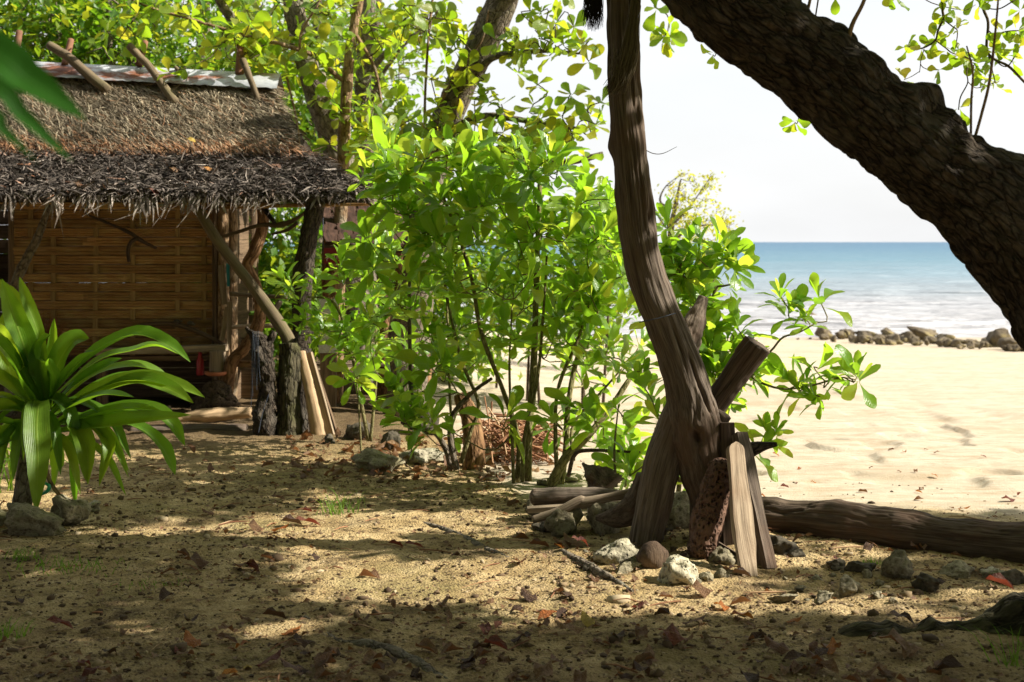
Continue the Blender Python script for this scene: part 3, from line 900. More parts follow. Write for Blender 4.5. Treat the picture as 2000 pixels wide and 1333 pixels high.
# ridge sheet of rusty galvanised iron, weighed down by crossed logs
m = NT('galvanised_sheet')
geo = m.n('NewGeometry').outputs['Position']
gr = m.attr('grain', True)
n1 = m.noise(m.mapv(gr, (2.2, 5, 5)), 1.0, 6, .65)
rst = m.ramp(n1, [(.50, 0), (.60, 1)])
col = m.mix(rst, m.ramp(m.noise(gr, 14, 4), [(.3, (.36, .38, .41)), (.7, (.52, .54, .57))]), m.ramp(m.noise(gr, 9, 5), [(.3, (.13, .045, .025)), (.7, (.30, .12, .06))]))
M['galvanised'] = m.surf(col, .55, m.bump(m.noise(gr, 30, 4), .25, .01), .4, Metallic=.25)
Ra, Rb = P(-330, 108, 13.05), P(548, 152, 13.05)
sheet = MB()
nx_ = 90
for s_, dy, dz in ((0, -.22, -.155), (1, .24, -.17)):
    u = np.linspace(0, 1, nx_); ax = np.array(Ra)[None] * (1 - u)[:, None] + np.array(Rb)[None] * u[:, None]
    ax = ax + np.array([0, 0, .035])
    wv = .004 * np.sin(u * 240) + .008 * fbm(np.stack([u * 30, u * 0, u * 0 + s_], -1), 2)
    lowr = ax + np.array([0, dy, dz]); lowr[:, 2] += wv
    midd = ax * .5 + lowr * .5 + np.array([0, 0, .012])
    V = np.concatenate([ax, midd, lowr, lowr - np.array([0, 0, .004]), midd - np.array([0, 0, .006]), ax - np.array([0, 0, .008])])
    i = np.arange(nx_ - 1)
    Q = np.concatenate([np.stack([i + k * nx_, i + 1 + k * nx_, i + 1 + (k + 1) * nx_, i + (k + 1) * nx_], -1) for k in range(5)])
    sheet.add(V, [Q])
sheet.build('ridge_sheet', M['galvanised'], hut)

def on_roof(px, py, off=.035):
    """point of the upper slope seen at a pixel, lifted off the thatch"""
    n = (Vector(R1) - Vector(R0)).cross(Vector(B0) - Vector(R0)).normalized()
    if n.z < 0: n = -n
    d = Vector(((px - 1000) / F, 1, (HOR - py) / F))
    o = Vector((0, 0, CAMZ))
    t = (Vector(R0) - o).dot(n) / d.dot(n)
    return o + d * t + n * off
for top, mid, bot, r0, r1 in (((95, 88), (150, 135), (212, 188), .034, .048), ((252, 90), (300, 150), (345, 212), .034, .038), ((474, 118), (490, 160), (506, 207), .036, .026), ((-30, 95), (0, 130), (55, 185), .03, .04)):
    a = P(top[0], top[1], 12.92); b = on_roof(mid[0], mid[1], .10); c = on_roof(bot[0], bot[1], .055)
    b = Vector((b.x, min(b.y, 12.85), b.z))
    obj_tube('ridge_log', M['pole'], hut, [a, a.lerp(b, .6), b, c], [r0, (r0 + r1) / 2, (r0 + r1) / 2, r1], seg=12, rings=26, rough=.16, rs=9, seed=top[0])
for (x0, y0), (x1, y1), r in (((139, 78), (126, 130), .030), ((284, 82), (271, 128), .030), ((470, 86), (468, 150), .038), ((38, 62), (28, 120), .032)):
    a = P(x0, y0, 13.16); b = P(x1, y1, 13.02)
    obj_tube('ridge_log', M['redwood_pole'], hut, [a, b], [r, r * 1.1], seg=12, rings=10, rough=.08)
obj_tube('ridge_log', M['pole'], hut, [P(343, 132, 12.92), on_roof(350, 148, .04), on_roof(358, 166, .03)], [.02, .024, .014], seg=8, rough=.15)
obj_tube('roof_twig', M['driftwood_pale'], hut, [on_roof(348, 196, .04), on_roof(358, 212, .04), on_roof(372, 240, .03)], [.012, .014, .004], seg=6, rings=10, rough=.2)
obj_board('wood_chip', M['driftwood_pale'], hut, on_roof(338, 186, .05), on_roof(354, 173, .06), .035, .01, nx=3)

# frame of the hut
FZ = P(0, 690, WY).z                          # floor level
def hpost(name, px, y0, y1, Y, r, mat, **kw):
    return obj_tube(name, M[mat], hut, [P(px, y0, Y), P(px + kw.pop('lean', 0), y1, Y)], [r, r * 1.06], seg=10, rings=14, rough=.10, groove=.10, gs=2.0, seed=px, **kw)
XL = P(26, 0, WY).x; XR = P(418, 0, WY).x
hpost('corner_post', 24, 380, 800, 12.52, .035, 'plank_dark')
hpost('corner_post', 436, 385, 800, 12.46, .05, 'bark_brown')
hpost('corner_post', 454, 385, 790, 12.62, .045, 'bark_brown')
hpost('corner_post', 420, 390, 800, 12.44, .025, 'plank_dark')
hpost('corner_post', -300, 380, 800, 12.5, .05, 'plank_dark')
for y_, z0 in ((14.3, 2.3),):
    for x_ in (-5.9, -4.4, -2.6):
        obj_tube('corner_post', M['plank_dark'], hut, [(x_, y_, 0), (x_, y_, z0)], [.05, .05], seg=8, rings=8, rough=.1)
# floor boards and dark side, back and inner walls
floor_p, back_p, side_p, front_p, added_skirt_p = [part(n, hut) for n in ('floor', 'back_wall', 'side_walls', 'front_wall', 'added_skirting')]
for k in range(9):
    y_ = 12.52 + k * .2
    obj_board('board', M['plank_dark'], floor_p, (-5.95, y_ + .1, FZ - .015), (XR + .02, y_ + .1, FZ - .015), .185, .025, seed=k, nx=4)
for k in range(11):
    z_ = FZ + .06 + k * .145
    obj_board('plank', M['plank_dark'], back_p, (-5.95, 14.25, z_), (XR + .02, 14.25, z_), .02, .142, seed=k, nx=3)
    obj_board('plank', M['plank_dark'], side_p, (XR - .02, 12.56, z_), (XR - .02, 14.2, z_), .02, .142, seed=k + 20, nx=3)
    obj_board('plank', M['plank_dark'], side_p, (-5.9, 12.56, z_), (-5.9, 14.2, z_), .02, .142, seed=k + 40, nx=3)
for k in range(10):
    z_ = FZ + .06 + k * .145
    obj_board('plank', M['plank_dark'], front_p, (-5.9, 12.5, z_), (P(-130, 0, WY).x, 12.5, z_), .02, .142, seed=k + 60, nx=3)

# boards added under the floor, back and sides, to keep the light out
for k in range(4):
    z_ = .08 + k * .145
    obj_board('plank', M['plank_dark'], added_skirt_p, (-5.95, 13.6, z_), (XR + .3, 13.6, z_), .02, .14, seed=k, nx=3)
    obj_board('plank', M['plank_dark'], added_skirt_p, (XR + .02, 12.75, z_), (XR + .02, 13.6, z_), .02, .14, seed=k + 8, nx=3)
# woven bamboo wall: every band of split bamboo is a piece, passing over and under the stakes
wall = bpy.data.objects.new('woven_wall', None); COL.objects.link(wall); wall.parent = hut
ORG[wall.name] = ORG[hut.name]; wall['label'] = 'wall of woven split bamboo bands'
stakes = [60, 104, 186, 259, 347, 398]
for k, px in enumerate(stakes):
    x = P(px, 0, WY).x
    MB().add(*board((x, WY, P(0, 705, WY).z), (x + U(-.01, .01), WY, P(0, 388, WY).z), .042, .012, up=(0, 1, 0), nx=14, wob=.003, seed=k)).build('stake', M['bamboo_pale'], wall, False)
rows = 17; ry0, ry1 = 392, 694
for r_ in range(rows):
    zt = P(0, ry0 + (ry1 - ry0) * r_ / rows, WY).z
    zb = P(0, ry0 + (ry1 - ry0) * (r_ + 1) / rows, WY).z
    cuts = sorted([XL] + [P(RND.choice((U(60, 130), U(150, 230), U(240, 330), U(300, 390))), 0, WY).x for _ in range(RND.choice((0, 1, 1, 1, 2)))] + [XR])
    for a, b in zip(cuts[:-1], cuts[1:]):
        if b - a < .12: continue
        n = max(10, int((b - a) / .035))
        xs = np.linspace(a - .03, b + .012, n)
        off = np.zeros(n)
        for k, px in enumerate(stakes):
            sx = P(px, 0, WY).x
            sg = 1 if (k + r_) % 2 == 0 else -1
            off += -sg * .016 * np.exp(-((xs - sx) / .075) ** 2)
        off += -.004 * (b == cuts[-1]) + U(-.002, .002)
        ns = RND.choice((3, 3, 4, 2))
        V, Q, g = [], [], []
        hgt = (zt - zb) * .955
        seed = U(0, 50)
        edges = np.concatenate([[0], np.sort(np.clip(np.linspace(0, 1, ns + 1)[1:-1] + np.array([U(-.06, .06) for _ in range(ns - 1)]), .1, .9)), [1]])
        prof = []
        for e in range(ns):
            f0, f1 = edges[e], edges[e + 1]; tl = U(-.0015, .0015)
            prof += [(f0 + .012, .006), (f0 + .035, tl), ((f0 + f1) / 2, -.003 + tl), (f1 - .035, tl), (f1 - .012, .006)]
        for xi in range(n):
            for (f, d) in prof:
                V.append((xs[xi], WY + off[xi] + d + .002 * math.sin(xs[xi] * 9 + seed + f * 5), zb + f * hgt))
                g.append((f * hgt * 3 + seed, d, xs[xi]))
        m_ = len(prof)
        for xi in range(n - 1):
            for j in range(m_ - 1):
                Q.append((xi * m_ + j, (xi + 1) * m_ + j, (xi + 1) * m_ + j + 1, xi * m_ + j + 1))
        MB().add(np.array(V), [np.array(Q)], np.array(g), tint=U(0, 1)).build('bamboo_band', M['bamboo'], wall, False)

# poles under the eaves
obj_tube('eave_pole', M['bamboo_pale'], hut, [P(-330, 394, 11.42), P(200, 393, 11.42), P(716, 391, 11.42)], [.022, .022, .02], seg=8, rings=30, rough=.04)
obj_tube('eave_pole', M['bamboo'], hut, [P(440, 404, 11.6), P(725, 398, 11.6)], [.02, .018], seg=8, rings=20, rough=.05)
obj_tube('wall_plate', M['plank_dark'], hut, [P(-330, 388, 12.42), P(470, 386, 12.42)], [.035, .035], seg=8, rings=12, rough=.06)
for k in range(12):
    f = k / 11
    a = lin(K0, K1, f) - Vector((0, 0, .1)); b = lin(E0, E1, f) - Vector((0, 0, .085))
    obj_tube('rafter', M['plank_dark'], hut, [a, b], [.018, .016], seg=6, rings=6)
# braces and posts of the front
obj_tube('brace', M['pole'], hut, [P(386, 408, 11.5), P(430, 478, 11.42), P(498, 566, 11.34), P(556, 650, 11.26), P(576, 700, 11.22)], [.040, .044, .046, .050, .060], seg=14, rings=40, rough=.08, rs=5, groove=.05, seed=1)
obj_tube('brace', M['bark_grey'], hut, [P(96, 402, 11.7), P(76, 458, 11.75), P(52, 505, 11.8), P(34, 545, 11.85), P(24, 600, 11.9), P(20, 810, 11.95)], [.026, .034, .040, .048, .05, .055], seg=12, rings=40, rough=.16, rs=8, seed=2)
obj_tube('crooked_post', M['bark_orange'], hut, [P(513, 392, 12.1), P(513, 445, 12.1), P(497, 492, 12.1), P(483, 520, 12.1), P(499, 556, 12.1), P(507, 600, 12.1), P(502, 640, 12.1), P(478, 680, 12.1), P(452, 712, 12.15), P(440, 800, 12.2)], [.048, .050, .056, .054, .050, .046, .058, .052, .05, .055], seg=14, rings=70, rough=.12, rs=5, seed=3)
obj_tube('rough_post', M['bark_dark'], hut, [P(618, 392, 11.42), P(604, 460, 11.42), P(592, 540, 11.42), P(589, 640, 11.42), P(590, 740, 11.4), P(586, 852, 11.36)], [.075, .078, .080, .075, .085, .10], seg=20, rings=70, rough=.16, rs=7, groove=.12, gs=3, seed=4)
M['bark_moss'] = bark_mat('bark_moss', (.03, .027, .016), (.10, .085, .05), 22, .3, .8, moss=(.085, .085, .03))
obj_tube('mossy_stump', M['bark_moss'], hut, [P(566, 672, 11.2), P(566, 730, 11.16), P(566, 790, 11.14), P(562, 852, 11.12)], [.085, .085, .088, .105], seg=32, rings=60, rough=.12, groove=.18, gs=2.4, seed=5)
obj_tube('forked_stump', M['bark_dark'], hut, [P(502, 652, 11.1), P(512, 690, 11.1), P(520, 750, 11.08), P(514, 855, 11.04)], [.045, .068, .064, .075], seg=36, rings=90, rough=.30, rs=9, groove=.35, gs=3.2, seed=6)
obj_tube('forked_stump', M['bark_dark'], hut, [P(480, 640, 11.08), P(494, 654, 11.08), P(508, 668, 11.1), P(516, 700, 11.1)], [.012, .03, .045, .06], seg=20, rings=40, rough=.45, rs=14, groove=.3, seed=7)
obj_tube('forked_stump', M['bark_dark'], hut, [P(536, 648, 11.12), P(528, 668, 11.12), P(520, 700, 11.1)], [.016, .034, .055], seg=20, rings=36, rough=.45, rs=14, groove=.3, seed=9)
obj_tube('forked_stump', M['bark_dark'], hut, [P(612, 652, 11.2), P(592, 656, 11.2), P(576, 680, 11.2)], [.015, .03, .04], seg=10, rings=16, rough=.3, seed=8)
obj_tube('branch_tie', M['pole'], hut, [P(432, 464, 12.0), P(470, 452, 11.9), P(510, 440, 11.8), P(545, 440, 11.7), P(578, 428, 11.6), P(628, 390, 11.45)], [.012, .015, .02, .022, .018, .010], seg=8, rings=36, rough=.14, seed=9)
obj_tube('branch_tie', M['driftwood_dark'], hut, [P(530, 458, 11.8), P(560, 450, 11.7), P(580, 436, 11.6)], [.01, .016, .014], seg=8, rings=14, rough=.2)
obj_tube('branch_tie', M['bark_dark'], hut, [P(515, 405, 12.0), P(528, 425, 11.9), P(540, 440, 11.85)], [.03, .02, .014], seg=8, rings=14, rough=.2)
obj_tube('rail', M['pole'], hut, [P(448, 574, 12.3), P(500, 578, 12.3), P(560, 581, 12.2)], [.020, .018, .016], seg=8, rings=16, rough=.08)
obj_tube('rail', M['driftwood_pale'], hut, [P(440, 640, 12.4), P(540, 636, 12.4)], [.02, .02], seg=8, rings=10, rough=.1)
obj_tube('prop_stick', M['driftwood'], hut, [P(534, 610, 11.9), P(548, 588, 11.9)], [.028, .024], seg=8, rings=8, rough=.1)
obj_board('rail_board', M['bark_orange'], hut, P(442, 709, 12.2), P(504, 713, 12.1), .03, .055, nx=5)
obj_board('hanging_board', M['plank'], hut, P(438, 595, 12.35), P(432, 518, 12.35), .055, .02, up=(0, 1, 0), nx=6, wob=.006)
mm = NT('teal_paint'); M['teal'] = mm.surf((.02, .16, .15), .6)
obj_board('teal_strip', M['teal'], hut, P(446, 560, 12.37), P(445, 515, 12.37), .03, .014, up=(0, 1, 0), nx=4)
obj_board('corner_board', M['plank'], hut, P(447, 672, 12.3), P(449, 590, 12.3), .045, .02, up=(0, 1, 0), nx=6, wob=.008)
obj_board('corner_board', M['plank'], hut, P(432, 665, 12.31), P(446, 600, 12.33), .05, .018, up=(0, 1, 0), nx=6, wob=.01)
# bench below the wall: seat plank, stump leg and the arched piece of an old boat rib
bench = part('bench', hut)
obj_board('plank', M['plank'], bench, P(170, 688, 12.25), P(444, 679, 12.25), .16, .055, nx=14, wob=.006)
obj_board('plank', M['plank_dark'], bench, P(160, 702, 12.32), P(440, 697, 12.3), .12, .04, nx=10)
obj_tube('leg', M['plank'], bench, [P(424, 684, 12.2), P(425, 728, 12.2)], [.07, .072], seg=14, rings=10, rough=.07, groove=.08)
obj_tube('leg', M['plank_dark'], bench, [P(200, 690, 12.3), P(200, 805, 12.3)], [.05, .05], seg=10, rings=10, rough=.1)
obj_tube('boat_rib', M['plank_dark'], hut, [P(205, 676, 12.38), P(235, 652, 12.38), P(285, 636, 12.38), P(340, 634, 12.36), P(390, 650, 12.34), P(440, 676, 12.32)], [.020, .028, .034, .038, .036, .030], seg=8, rings=40, rough=.06, squash=.6)
for px, py, w in ((344, 629, .05), (352, 628, .03), (372, 632, .045), (378, 634, .03)):
    V, T = rock_shape((w * 1.3, w, w * .9), px, 2, .3, 5)
    MB().add(V + np.array(P(px, py, 12.34)), [T]).build('dark_pebble', M['rock_dark'], hut)
# bent stick hung on the wall
obj_tube('hook_stick', M['driftwood_dark'], hut, [P(166, 418, 12.44), P(215, 438, 12.42), P(255, 456, 12.4), P(275, 470, 12.4), P(306, 486, 12.42)], [.008, .013, .02, .02, .010], seg=8, rings=36, rough=.2, rs=12)
obj_tube('hook_stick', M['driftwood_dark'], hut, [P(272, 464, 12.4), P(256, 473, 12.39), P(250, 490, 12.39), P(252, 512, 12.4)], [.02, .018, .018, .014], seg=8, rings=20, rough=.1)
# tangled cords hung on the forked stump
mb = MB()
for k in range(9):
    x = U(490, 506); yb = U(720, 800)
    mb.add(*tube([P(x, 648, 11.0), P(x + U(-3, 3), 690, 10.98), P(x + U(-5, 5), yb, 10.98)], [.0016, .0016, .0016], seg=4, rings=10, cap=False))
mb.add(*tube([P(525, 770, 10.9), P(512, 810, 10.9), P(505, 845, 10.9)], [.003] * 3, seg=4, rings=8, cap=False))
mm = NT('cord'); M['cord'] = mm.surf((.05, .06, .08), .7)
tag(mb.build('cord_tangle', M['cord'], None, loc=P(497, 648, 11.0)), 'tangled thin blue-grey cords hung on the forked stump of the hut', 'cord')

# things round the hut
M['rock_block'] = stone_mat('rock_block', (.045, .03, .02), (.16, .115, .07), 14, 1.0, pitscale=30, bump=1.0)
rock('coral_block', 'dark coral block under the bench carrying the red bottle', 'stone', 422, 806, 104, 70, 'rock_block', sub=4, rough=.25, cuts=6, pits=.35, depth=.8, sink=.06, loc=(P(422, 0, 12.15).x, 12.0, 0), cutd=(.55, .72))
def lathe(prof, seg=20):
    V, g = [], []
    for r, z in prof:
        for k in range(seg):
            a = k * 2 * math.pi / seg
            V.append((r * math.cos(a), r * math.sin(a), z)); g.append((r * math.cos(a), r * math.sin(a), z))
    Q = [(i * seg + j, i * seg + (j + 1) % seg, (i + 1) * seg + (j + 1) % seg, (i + 1) * seg + j) for i in range(len(prof) - 1) for j in range(seg)]
    n = len(prof)
    return np.array(V), [np.array(Q), np.array([tuple(range(seg))[::-1]]), np.array([tuple(range((n - 1) * seg, n * seg))])], np.array(g)
bz = P(0, 733, 12.25).z
mm = NT('red_plastic'); M['red_plastic'] = mm.surf((.36, .018, .03), .35, None, .5)
bl = Vector((P(391, 0, 12.25).x, 12.25, bz))
V, f, g = lathe([(.001, 0), (.034, 0), (.038, .008), (.038, .10), (.034, .135), (.022, .165), (.018, .185), (.018, .20), (.001, .202)], 18)
bot = thing('red_bottle', 'slim red bottle standing on the coral block under the bench', 'bottle', bl)
MB().add(V * np.array([.85, .85, .95]) + np.array(bl), f, g).build('body', M['red_plastic'], bot)
V, f, g = lathe([(.001, .188), (.019, .188), (.019, .208), (.001, .209)], 14)
MB().add(V * np.array([.85, .85, .95]) + np.array(bl), f, g).build('cap', M['red_plastic'], bot)
mm = NT('terracotta'); M['terracotta'] = mm.surf((.42, .15, .07), .8)
sl = Vector((P(423, 0, 12.15).x, 12.12, P(0, 733, 12.15).z))
V, f, g = lathe([(.001, 0), (.075, 0), (.092, .012), (.096, .032), (.088, .034), (.08, .014), (.001, .010)], 24)
tag(MB().add(V + np.array(sl), f, g).build('clay_saucer', M['terracotta'], None, loc=sl), 'shallow orange clay saucer at the foot of the bench leg', 'saucer')

def log_thing(name, label, cat, mat, path, rad, group=None, **kw):
    base = Vector(path[0])
    kw.setdefault('seg', 14); kw.setdefault('rings', 30)
    return tag(MB().add(*tube(path, rad, **kw)).build(name, M[mat], None, loc=base), label, cat, group)
log_thing('peeled_log', 'pale peeled log lying across the hut step', 'log', 'log_pale', [P(345, 822, 11.75), P(400, 812, 11.75), P(492, 806, 11.8)], [.045, .06, .05], rough=.1, groove=.1)
log_thing('grey_log', 'grey log on the ground in front of the peeled log', 'log', 'driftwood', [P(255, 848, 11.3), P(350, 842, 11.3), P(482, 842, 11.3)], [.05, .06, .055], rough=.12, groove=.12, seed=3)
log_thing('grey_log', 'thin weathered log half hidden behind the strap-leaved plant', 'log', 'driftwood_pale', [P(150, 822, 11.9), P(240, 818, 11.9), P(335, 800, 12.0)], [.035, .045, .035], rough=.1, seed=4)
log_thing('leaning_pole', 'pale thick pole leaning on the rough hut post', 'pole', 'log_pale', [G(622, 854), P(606, 770, 11.12), P(588, 688, 11.25)], [.06, .045, .034], rough=.08, groove=.1, seed=5)
tag(obj_board('leaning_plank', M['plank'], None, G(646, 852), P(602, 690, 11.3), .07, .025, loc=G(646, 852), up=(.4, 1, 0), nx=8), 'narrow grey plank leaning beside the pale pole at the hut', 'plank')
tag(obj_board('leaning_plank', M['plank_dark'], None, G(656, 848), P(612, 712, 11.36), .05, .02, loc=G(656, 848), up=(.8, 1, 0), nx=8), 'dark outermost plank leaning at the hut beside the shrub', 'plank')
for px, py, w, h, lb in ((520, 852, 50, 16, 'low dark stone at the foot of the forked stump'), (572, 838, 38, 26, 'squat dark stone between stump and leaning pole'), (572, 816, 24, 12, 'small pale stone set on the stump foot'), (535, 840, 60, 24, 'flat brown stone under the mossy stump')):
    rock('stone', lb, 'stone', px, py, w, h, 'rock_dark' if 'dark' in lb else 'stone')
# reddish broom of stiff fibres leaning on the wall
bp = P(84, 700, 12.15)
mb = MB()
for k in range(420):
    a = rng.normal(0, .55); L = U(.22, .42)
    tip = bp + Vector((math.sin(a) * L, U(-.16, .06), math.cos(a) * L))
    mb.add(*tube([bp + Vector((U(-.03, .03), U(-.02, .02), 0)), bp.lerp(tip, .5) + Vector((U(-.01, .01), 0, .01)), tip], [.002, .0016, .0006], seg=3, rings=4, cap=False))
mm = NT('coir'); M['coir'] = mm.surf((.20, .075, .025), .8)
br = thing('fibre_broom', 'reddish brush of stiff fibres against the woven wall', 'brush', Vector((bp.x, bp.y, 0)))
mb.build('bristle', M['coir'], br, kind='stuff')
obj_tube('handle', M['pole'], br, [Vector((bp.x + .02, bp.y + .05, 0.0)), bp], [.02, .025], seg=8, rings=8)
# fallen leaves caught on the thatch
def roof_leaf(px, py, Y, mat, ln, label):
    V, Q, g = leaf_tpl(OBO, .55, .6, .5, .3, px)
    p = P(px, py, Y)
    B_ = basis((U(.5, 1), U(-.3, .1), U(-.3, .1)), (U(-.3, .3), -.6, .8))
    o = MB().add((np.array([B_ @ Vector(v) for v in V])) * ln + np.array(p), [Q], g).build('fallen_leaf', M[mat], None, loc=p)
    tag(o, label, 'leaf', 'leaves caught on the thatch')
roof_leaf(362, 272, 12.02, 'dead_yellow', .09, 'yellow leaf on the thatch where the two slopes meet')
roof_leaf(395, 326, 11.72, 'dead_orange', .11, 'orange leaf lying on the dark lower thatch')
roof_leaf(290, 367, 11.28, 'dead_red', .10, 'red leaf caught at the eave above the woven wall')
roof_leaf(142, 356, 11.35, 'dead_brown', .09, 'brown leaf near the eave below the blurred blades')
roof_leaf(528, 322, 11.75, 'dead_brown', .10, 'rust brown leaf toward the open end of the lower thatch')
roof_leaf(330, 328, 11.68, 'dead_brown', .08, 'tan leaf beside the orange leaf on the lower thatch')

# ------------------------------------------------------------------ shack behind, with a red board
shack = thing('bark_roof_shack', 'open shack with reddish bark roof behind the hut', 'shack', (-1.7, 14.4, 0))
shack_roof, shack_shelf = part('roof', shack), part('shelf', shack)
sa, sb = P(628, 404, 14.0), P(790, 404, 14.0)
sc_, sd_ = P(640, 470, 13.2), P(830, 478, 13.2)
M['bark_shingle'] = wood_mat('bark_shingle', (.030, .017, .012), (.095, .050, .034), 3, 18, .7)
for r_ in range(8):
    f = r_ / 8
    a0 = lin(sa, sc_, f); b0 = lin(sb, sd_, f); a1 = lin(sa, sc_, f + .16); b1 = lin(sb, sd_, f + .16)
    for k in range(7):
        u0, u1 = k / 7, (k + 1) / 7 - .01
        j = (r_ % 2) * .07
        q0 = lin(a0, b0, u0 - j * .5) + Vector((0, 0, U(0, .02))); q1 = lin(a1, b1, u0 - j * .5) + Vector((U(-.02, .02), -.01, -.01 - .012))
        w_ = (lin(a0, b0, u1) - lin(a0, b0, u0)).length
        obj_board('shingle', M['bark_shingle'], shack_roof, q0 + Vector((w_ / 2, 0, .01)), q1 + Vector((w_ / 2, 0, .02)), w_ * .97, .012, nx=3, wob=.012, seed=r_ * 9 + k)
for px, Y in ((642, 14.0), (786, 14.0), (650, 13.25), (748, 13.25), (826, 13.25)):
    b = Vector((P(px, 0, Y).x, Y, 0)); t_ = P(px, 400 if Y > 13.5 else 474, Y)
    obj_tube('post', M['bark_orange'], shack, [b, b.lerp(t_, .5) + Vector((U(-.03, .03), 0, 0)), t_], [.075, .07, .06], seg=12, rings=16, rough=.14, groove=.1)
obj_tube('beam', M['plank_dark'], shack, [sc_ - Vector((.05, 0, .06)), sd_ + Vector((.05, 0, -.06))], [.035, .035], seg=8, rings=8)
obj_tube('beam', M['plank_dark'], shack, [sa - Vector((.05, 0, .06)), sb + Vector((.05, 0, -.06))], [.035, .035], seg=8, rings=8)
obj_tube('crossed_stick', M['driftwood_pale'], shack, [P(640, 512, 13.2), P(652, 474, 13.2)], [.012, .012], seg=6, rings=6)
obj_tube('crossed_stick', M['driftwood'], shack, [P(690, 510, 13.2), P(668, 466, 13.2)], [.025, .02], seg=6, rings=6)
for z_, Y in ((P(0, 712, 13.2).z, 13.2), (P(0, 722, 13.6).z, 13.5)):
    for k in range(2):
        obj_board('board', M['driftwood_pale'], shack_shelf, (P(612, 0, Y).x, Y + k * .14, z_), (P(850, 0, Y).x, Y + k * .14, z_), .13, .03, nx=5, seed=k)
sg = P(653, 508, 13.05)
sign = thing('red_sign', 'small red hand-lettered board hung in the shack behind the hut', 'sign', sg)
M['sign_red'] = NT('sign_red').surf((.17, .018, .024), .6)
M['sign_white'] = NT('sign_white').surf((.62, .50, .48), .6)
obj_board('board', M['sign_red'], sign, P(633, 500, 13.05), P(668, 500, 13.05), .018, .14, nx=4, wob=.002)
MB().add(np.array([P(640, 486, 13.04), P(657, 483, 13.04), P(657, 495, 13.04), P(640, 495, 13.04), P(641, 487, 13.056), P(656, 484, 13.056), P(656, 495, 13.056), P(641, 495, 13.056)]), [np.array([(0, 1, 2, 3), (7, 6, 5, 4), (0, 4, 5, 1), (1, 5, 6, 2), (3, 7, 4, 0)])]).build('peak', M['sign_red'], sign, False)
def letter(parts):
    mb = MB()
    for pts in parts:
        mb.add(*tube([P(x, y, 13.028) for x, y in pts], [.0045] * len(pts), seg=6, rings=max(6, len(pts) * 3), squash=.5))
    mb.build('letter', M['sign_white'], sign)
ring_ = lambda cx, cy, rx, ry, n=14: [(cx + rx * math.cos(k * 2 * math.pi / n), cy + ry * math.sin(k * 2 * math.pi / n)) for k in range(n + 1)]
letter([[(638.5, 511), (638.5, 497)], [(638.5, 497), (642, 498), (643, 501), (642, 504), (638.5, 505.5)]])
letter([ring_(649.5, 502, 4.4, 5.2)])
letter([[(658, 497), (658, 507)]])
obj_tube('hanging_wire', M['cord'], sign, [P(631, 500, 13.05), P(631, 440, 13.05), P(631, 405, 13.4)], [.003] * 3, seg=4, rings=8)
M['whitewash'] = stone_mat('whitewash', (.34, .34, .28), (.58, .56, .48), 20)
tag(obj_board('slab', M['whitewash'], None, (P(640, 0, 12.9).x, 12.9, P(0, 690, 12.9).z), (P(640, 0, 12.9).x, 12.95, P(0, 585, 12.9).z), .17, .03, loc=(P(640, 0, 12.9).x, 12.9, 0), up=(0, 1, 0), nx=6), 'pale speckled panel stood behind the rough hut post', 'panel')
tag(obj_board('panel_block', M['plank_dark'], None, (P(640, 0, 12.9).x, 12.96, 0.0), (P(640, 0, 12.9).x, 12.96, P(0, 688, 12.9).z), .14, .10, loc=(P(640, 0, 12.9).x, 12.9, 0), up=(0, 1, 0), nx=4), 'dark wooden block holding up the pale panel', 'block')
# ------------------------------------------------------------------ driftwood post on two legs
PY = 6.95
def pscale(w, Y=PY): return w / 2 / F * Y
pp = [(1213, -120, 62), (1215, -40, 62), (1216, 60, 64), (1220, 190, 68), (1230, 300, 72), (1239, 390, 74), (1248, 470, 74), (1272, 565, 76), (1304, 645, 80), (1332, 720, 86), (1350, 785, 94), (1362, 850, 112), (1376, 920, 96), (1386, 985, 84), (1390, 1075, 76)]
ppath = [P(x, y, PY) for x, y, w in pp]
prad = [pscale(w) for x, y, w in pp]
post = thing('driftwood_post', 'tall weathered driftwood trunk standing on two legs beside the beach', 'driftwood', P(1330, 1075, PY))
def post_shape(R_, th, f, L):
    top = L.max()
    # long open fissure down the face and a round knot hole; theta 0 faces the camera
    def crack(thc, fc0, fc1, depth, wid):
        d = np.angle(np.exp(1j * (th - thc - .07 * np.sin(f * 31))))
        return depth * np.exp(-(d / wid) ** 2) * sstep(fc0, fc0 + .05, f) * sstep(fc1, fc1 - .05, f)
    R_ = R_ * (1 - crack(-.55, .60, .76, .30, .07) - crack(-.15, .54, .66, .14, .05) - crack(.4, .30, .50, .10, .09) - crack(-.8, .08, .42, .12, .12))
    d = np.angle(np.exp(1j * (th - .12)))
    R_ = R_ * (1 - .55 * np.exp(-(d / .20) ** 2 - ((f - .783) / .013) ** 2))
    d = np.angle(np.exp(1j * (th + .75)))
    R_ = R_ * (1 - .22 * np.exp(-(d / .22) ** 2 - ((f - .395) / .018) ** 2) + .10 * np.exp(-(d / .35) ** 2 - ((f - .42) / .02) ** 2))
    d = np.angle(np.exp(1j * (th - 1.5)))
    R_ = R_ * (1 + .20 * np.exp(-(d / .35) ** 2 - ((f - .275) / .012) ** 2))
    q = np.stack([np.cos(th) * R_, np.sin(th) * R_, L], -1)
    ck = 1 - np.abs(vnoise(q * np.array([19, 19, .8]) + 11)); ck2 = 1 - np.abs(vnoise(q * np.array([48, 48, 1.7]) + 3))
    return R_ + .0030 * fbm(q * np.array([85, 85, 3.0]), 3) - .012 * sstep(.86, 1.0, ck) * sstep(-.2, .3, vnoise(q * 5 + 2)) - .005 * sstep(.82, 1, ck2) + .006 * fbm(q * 9, 2)
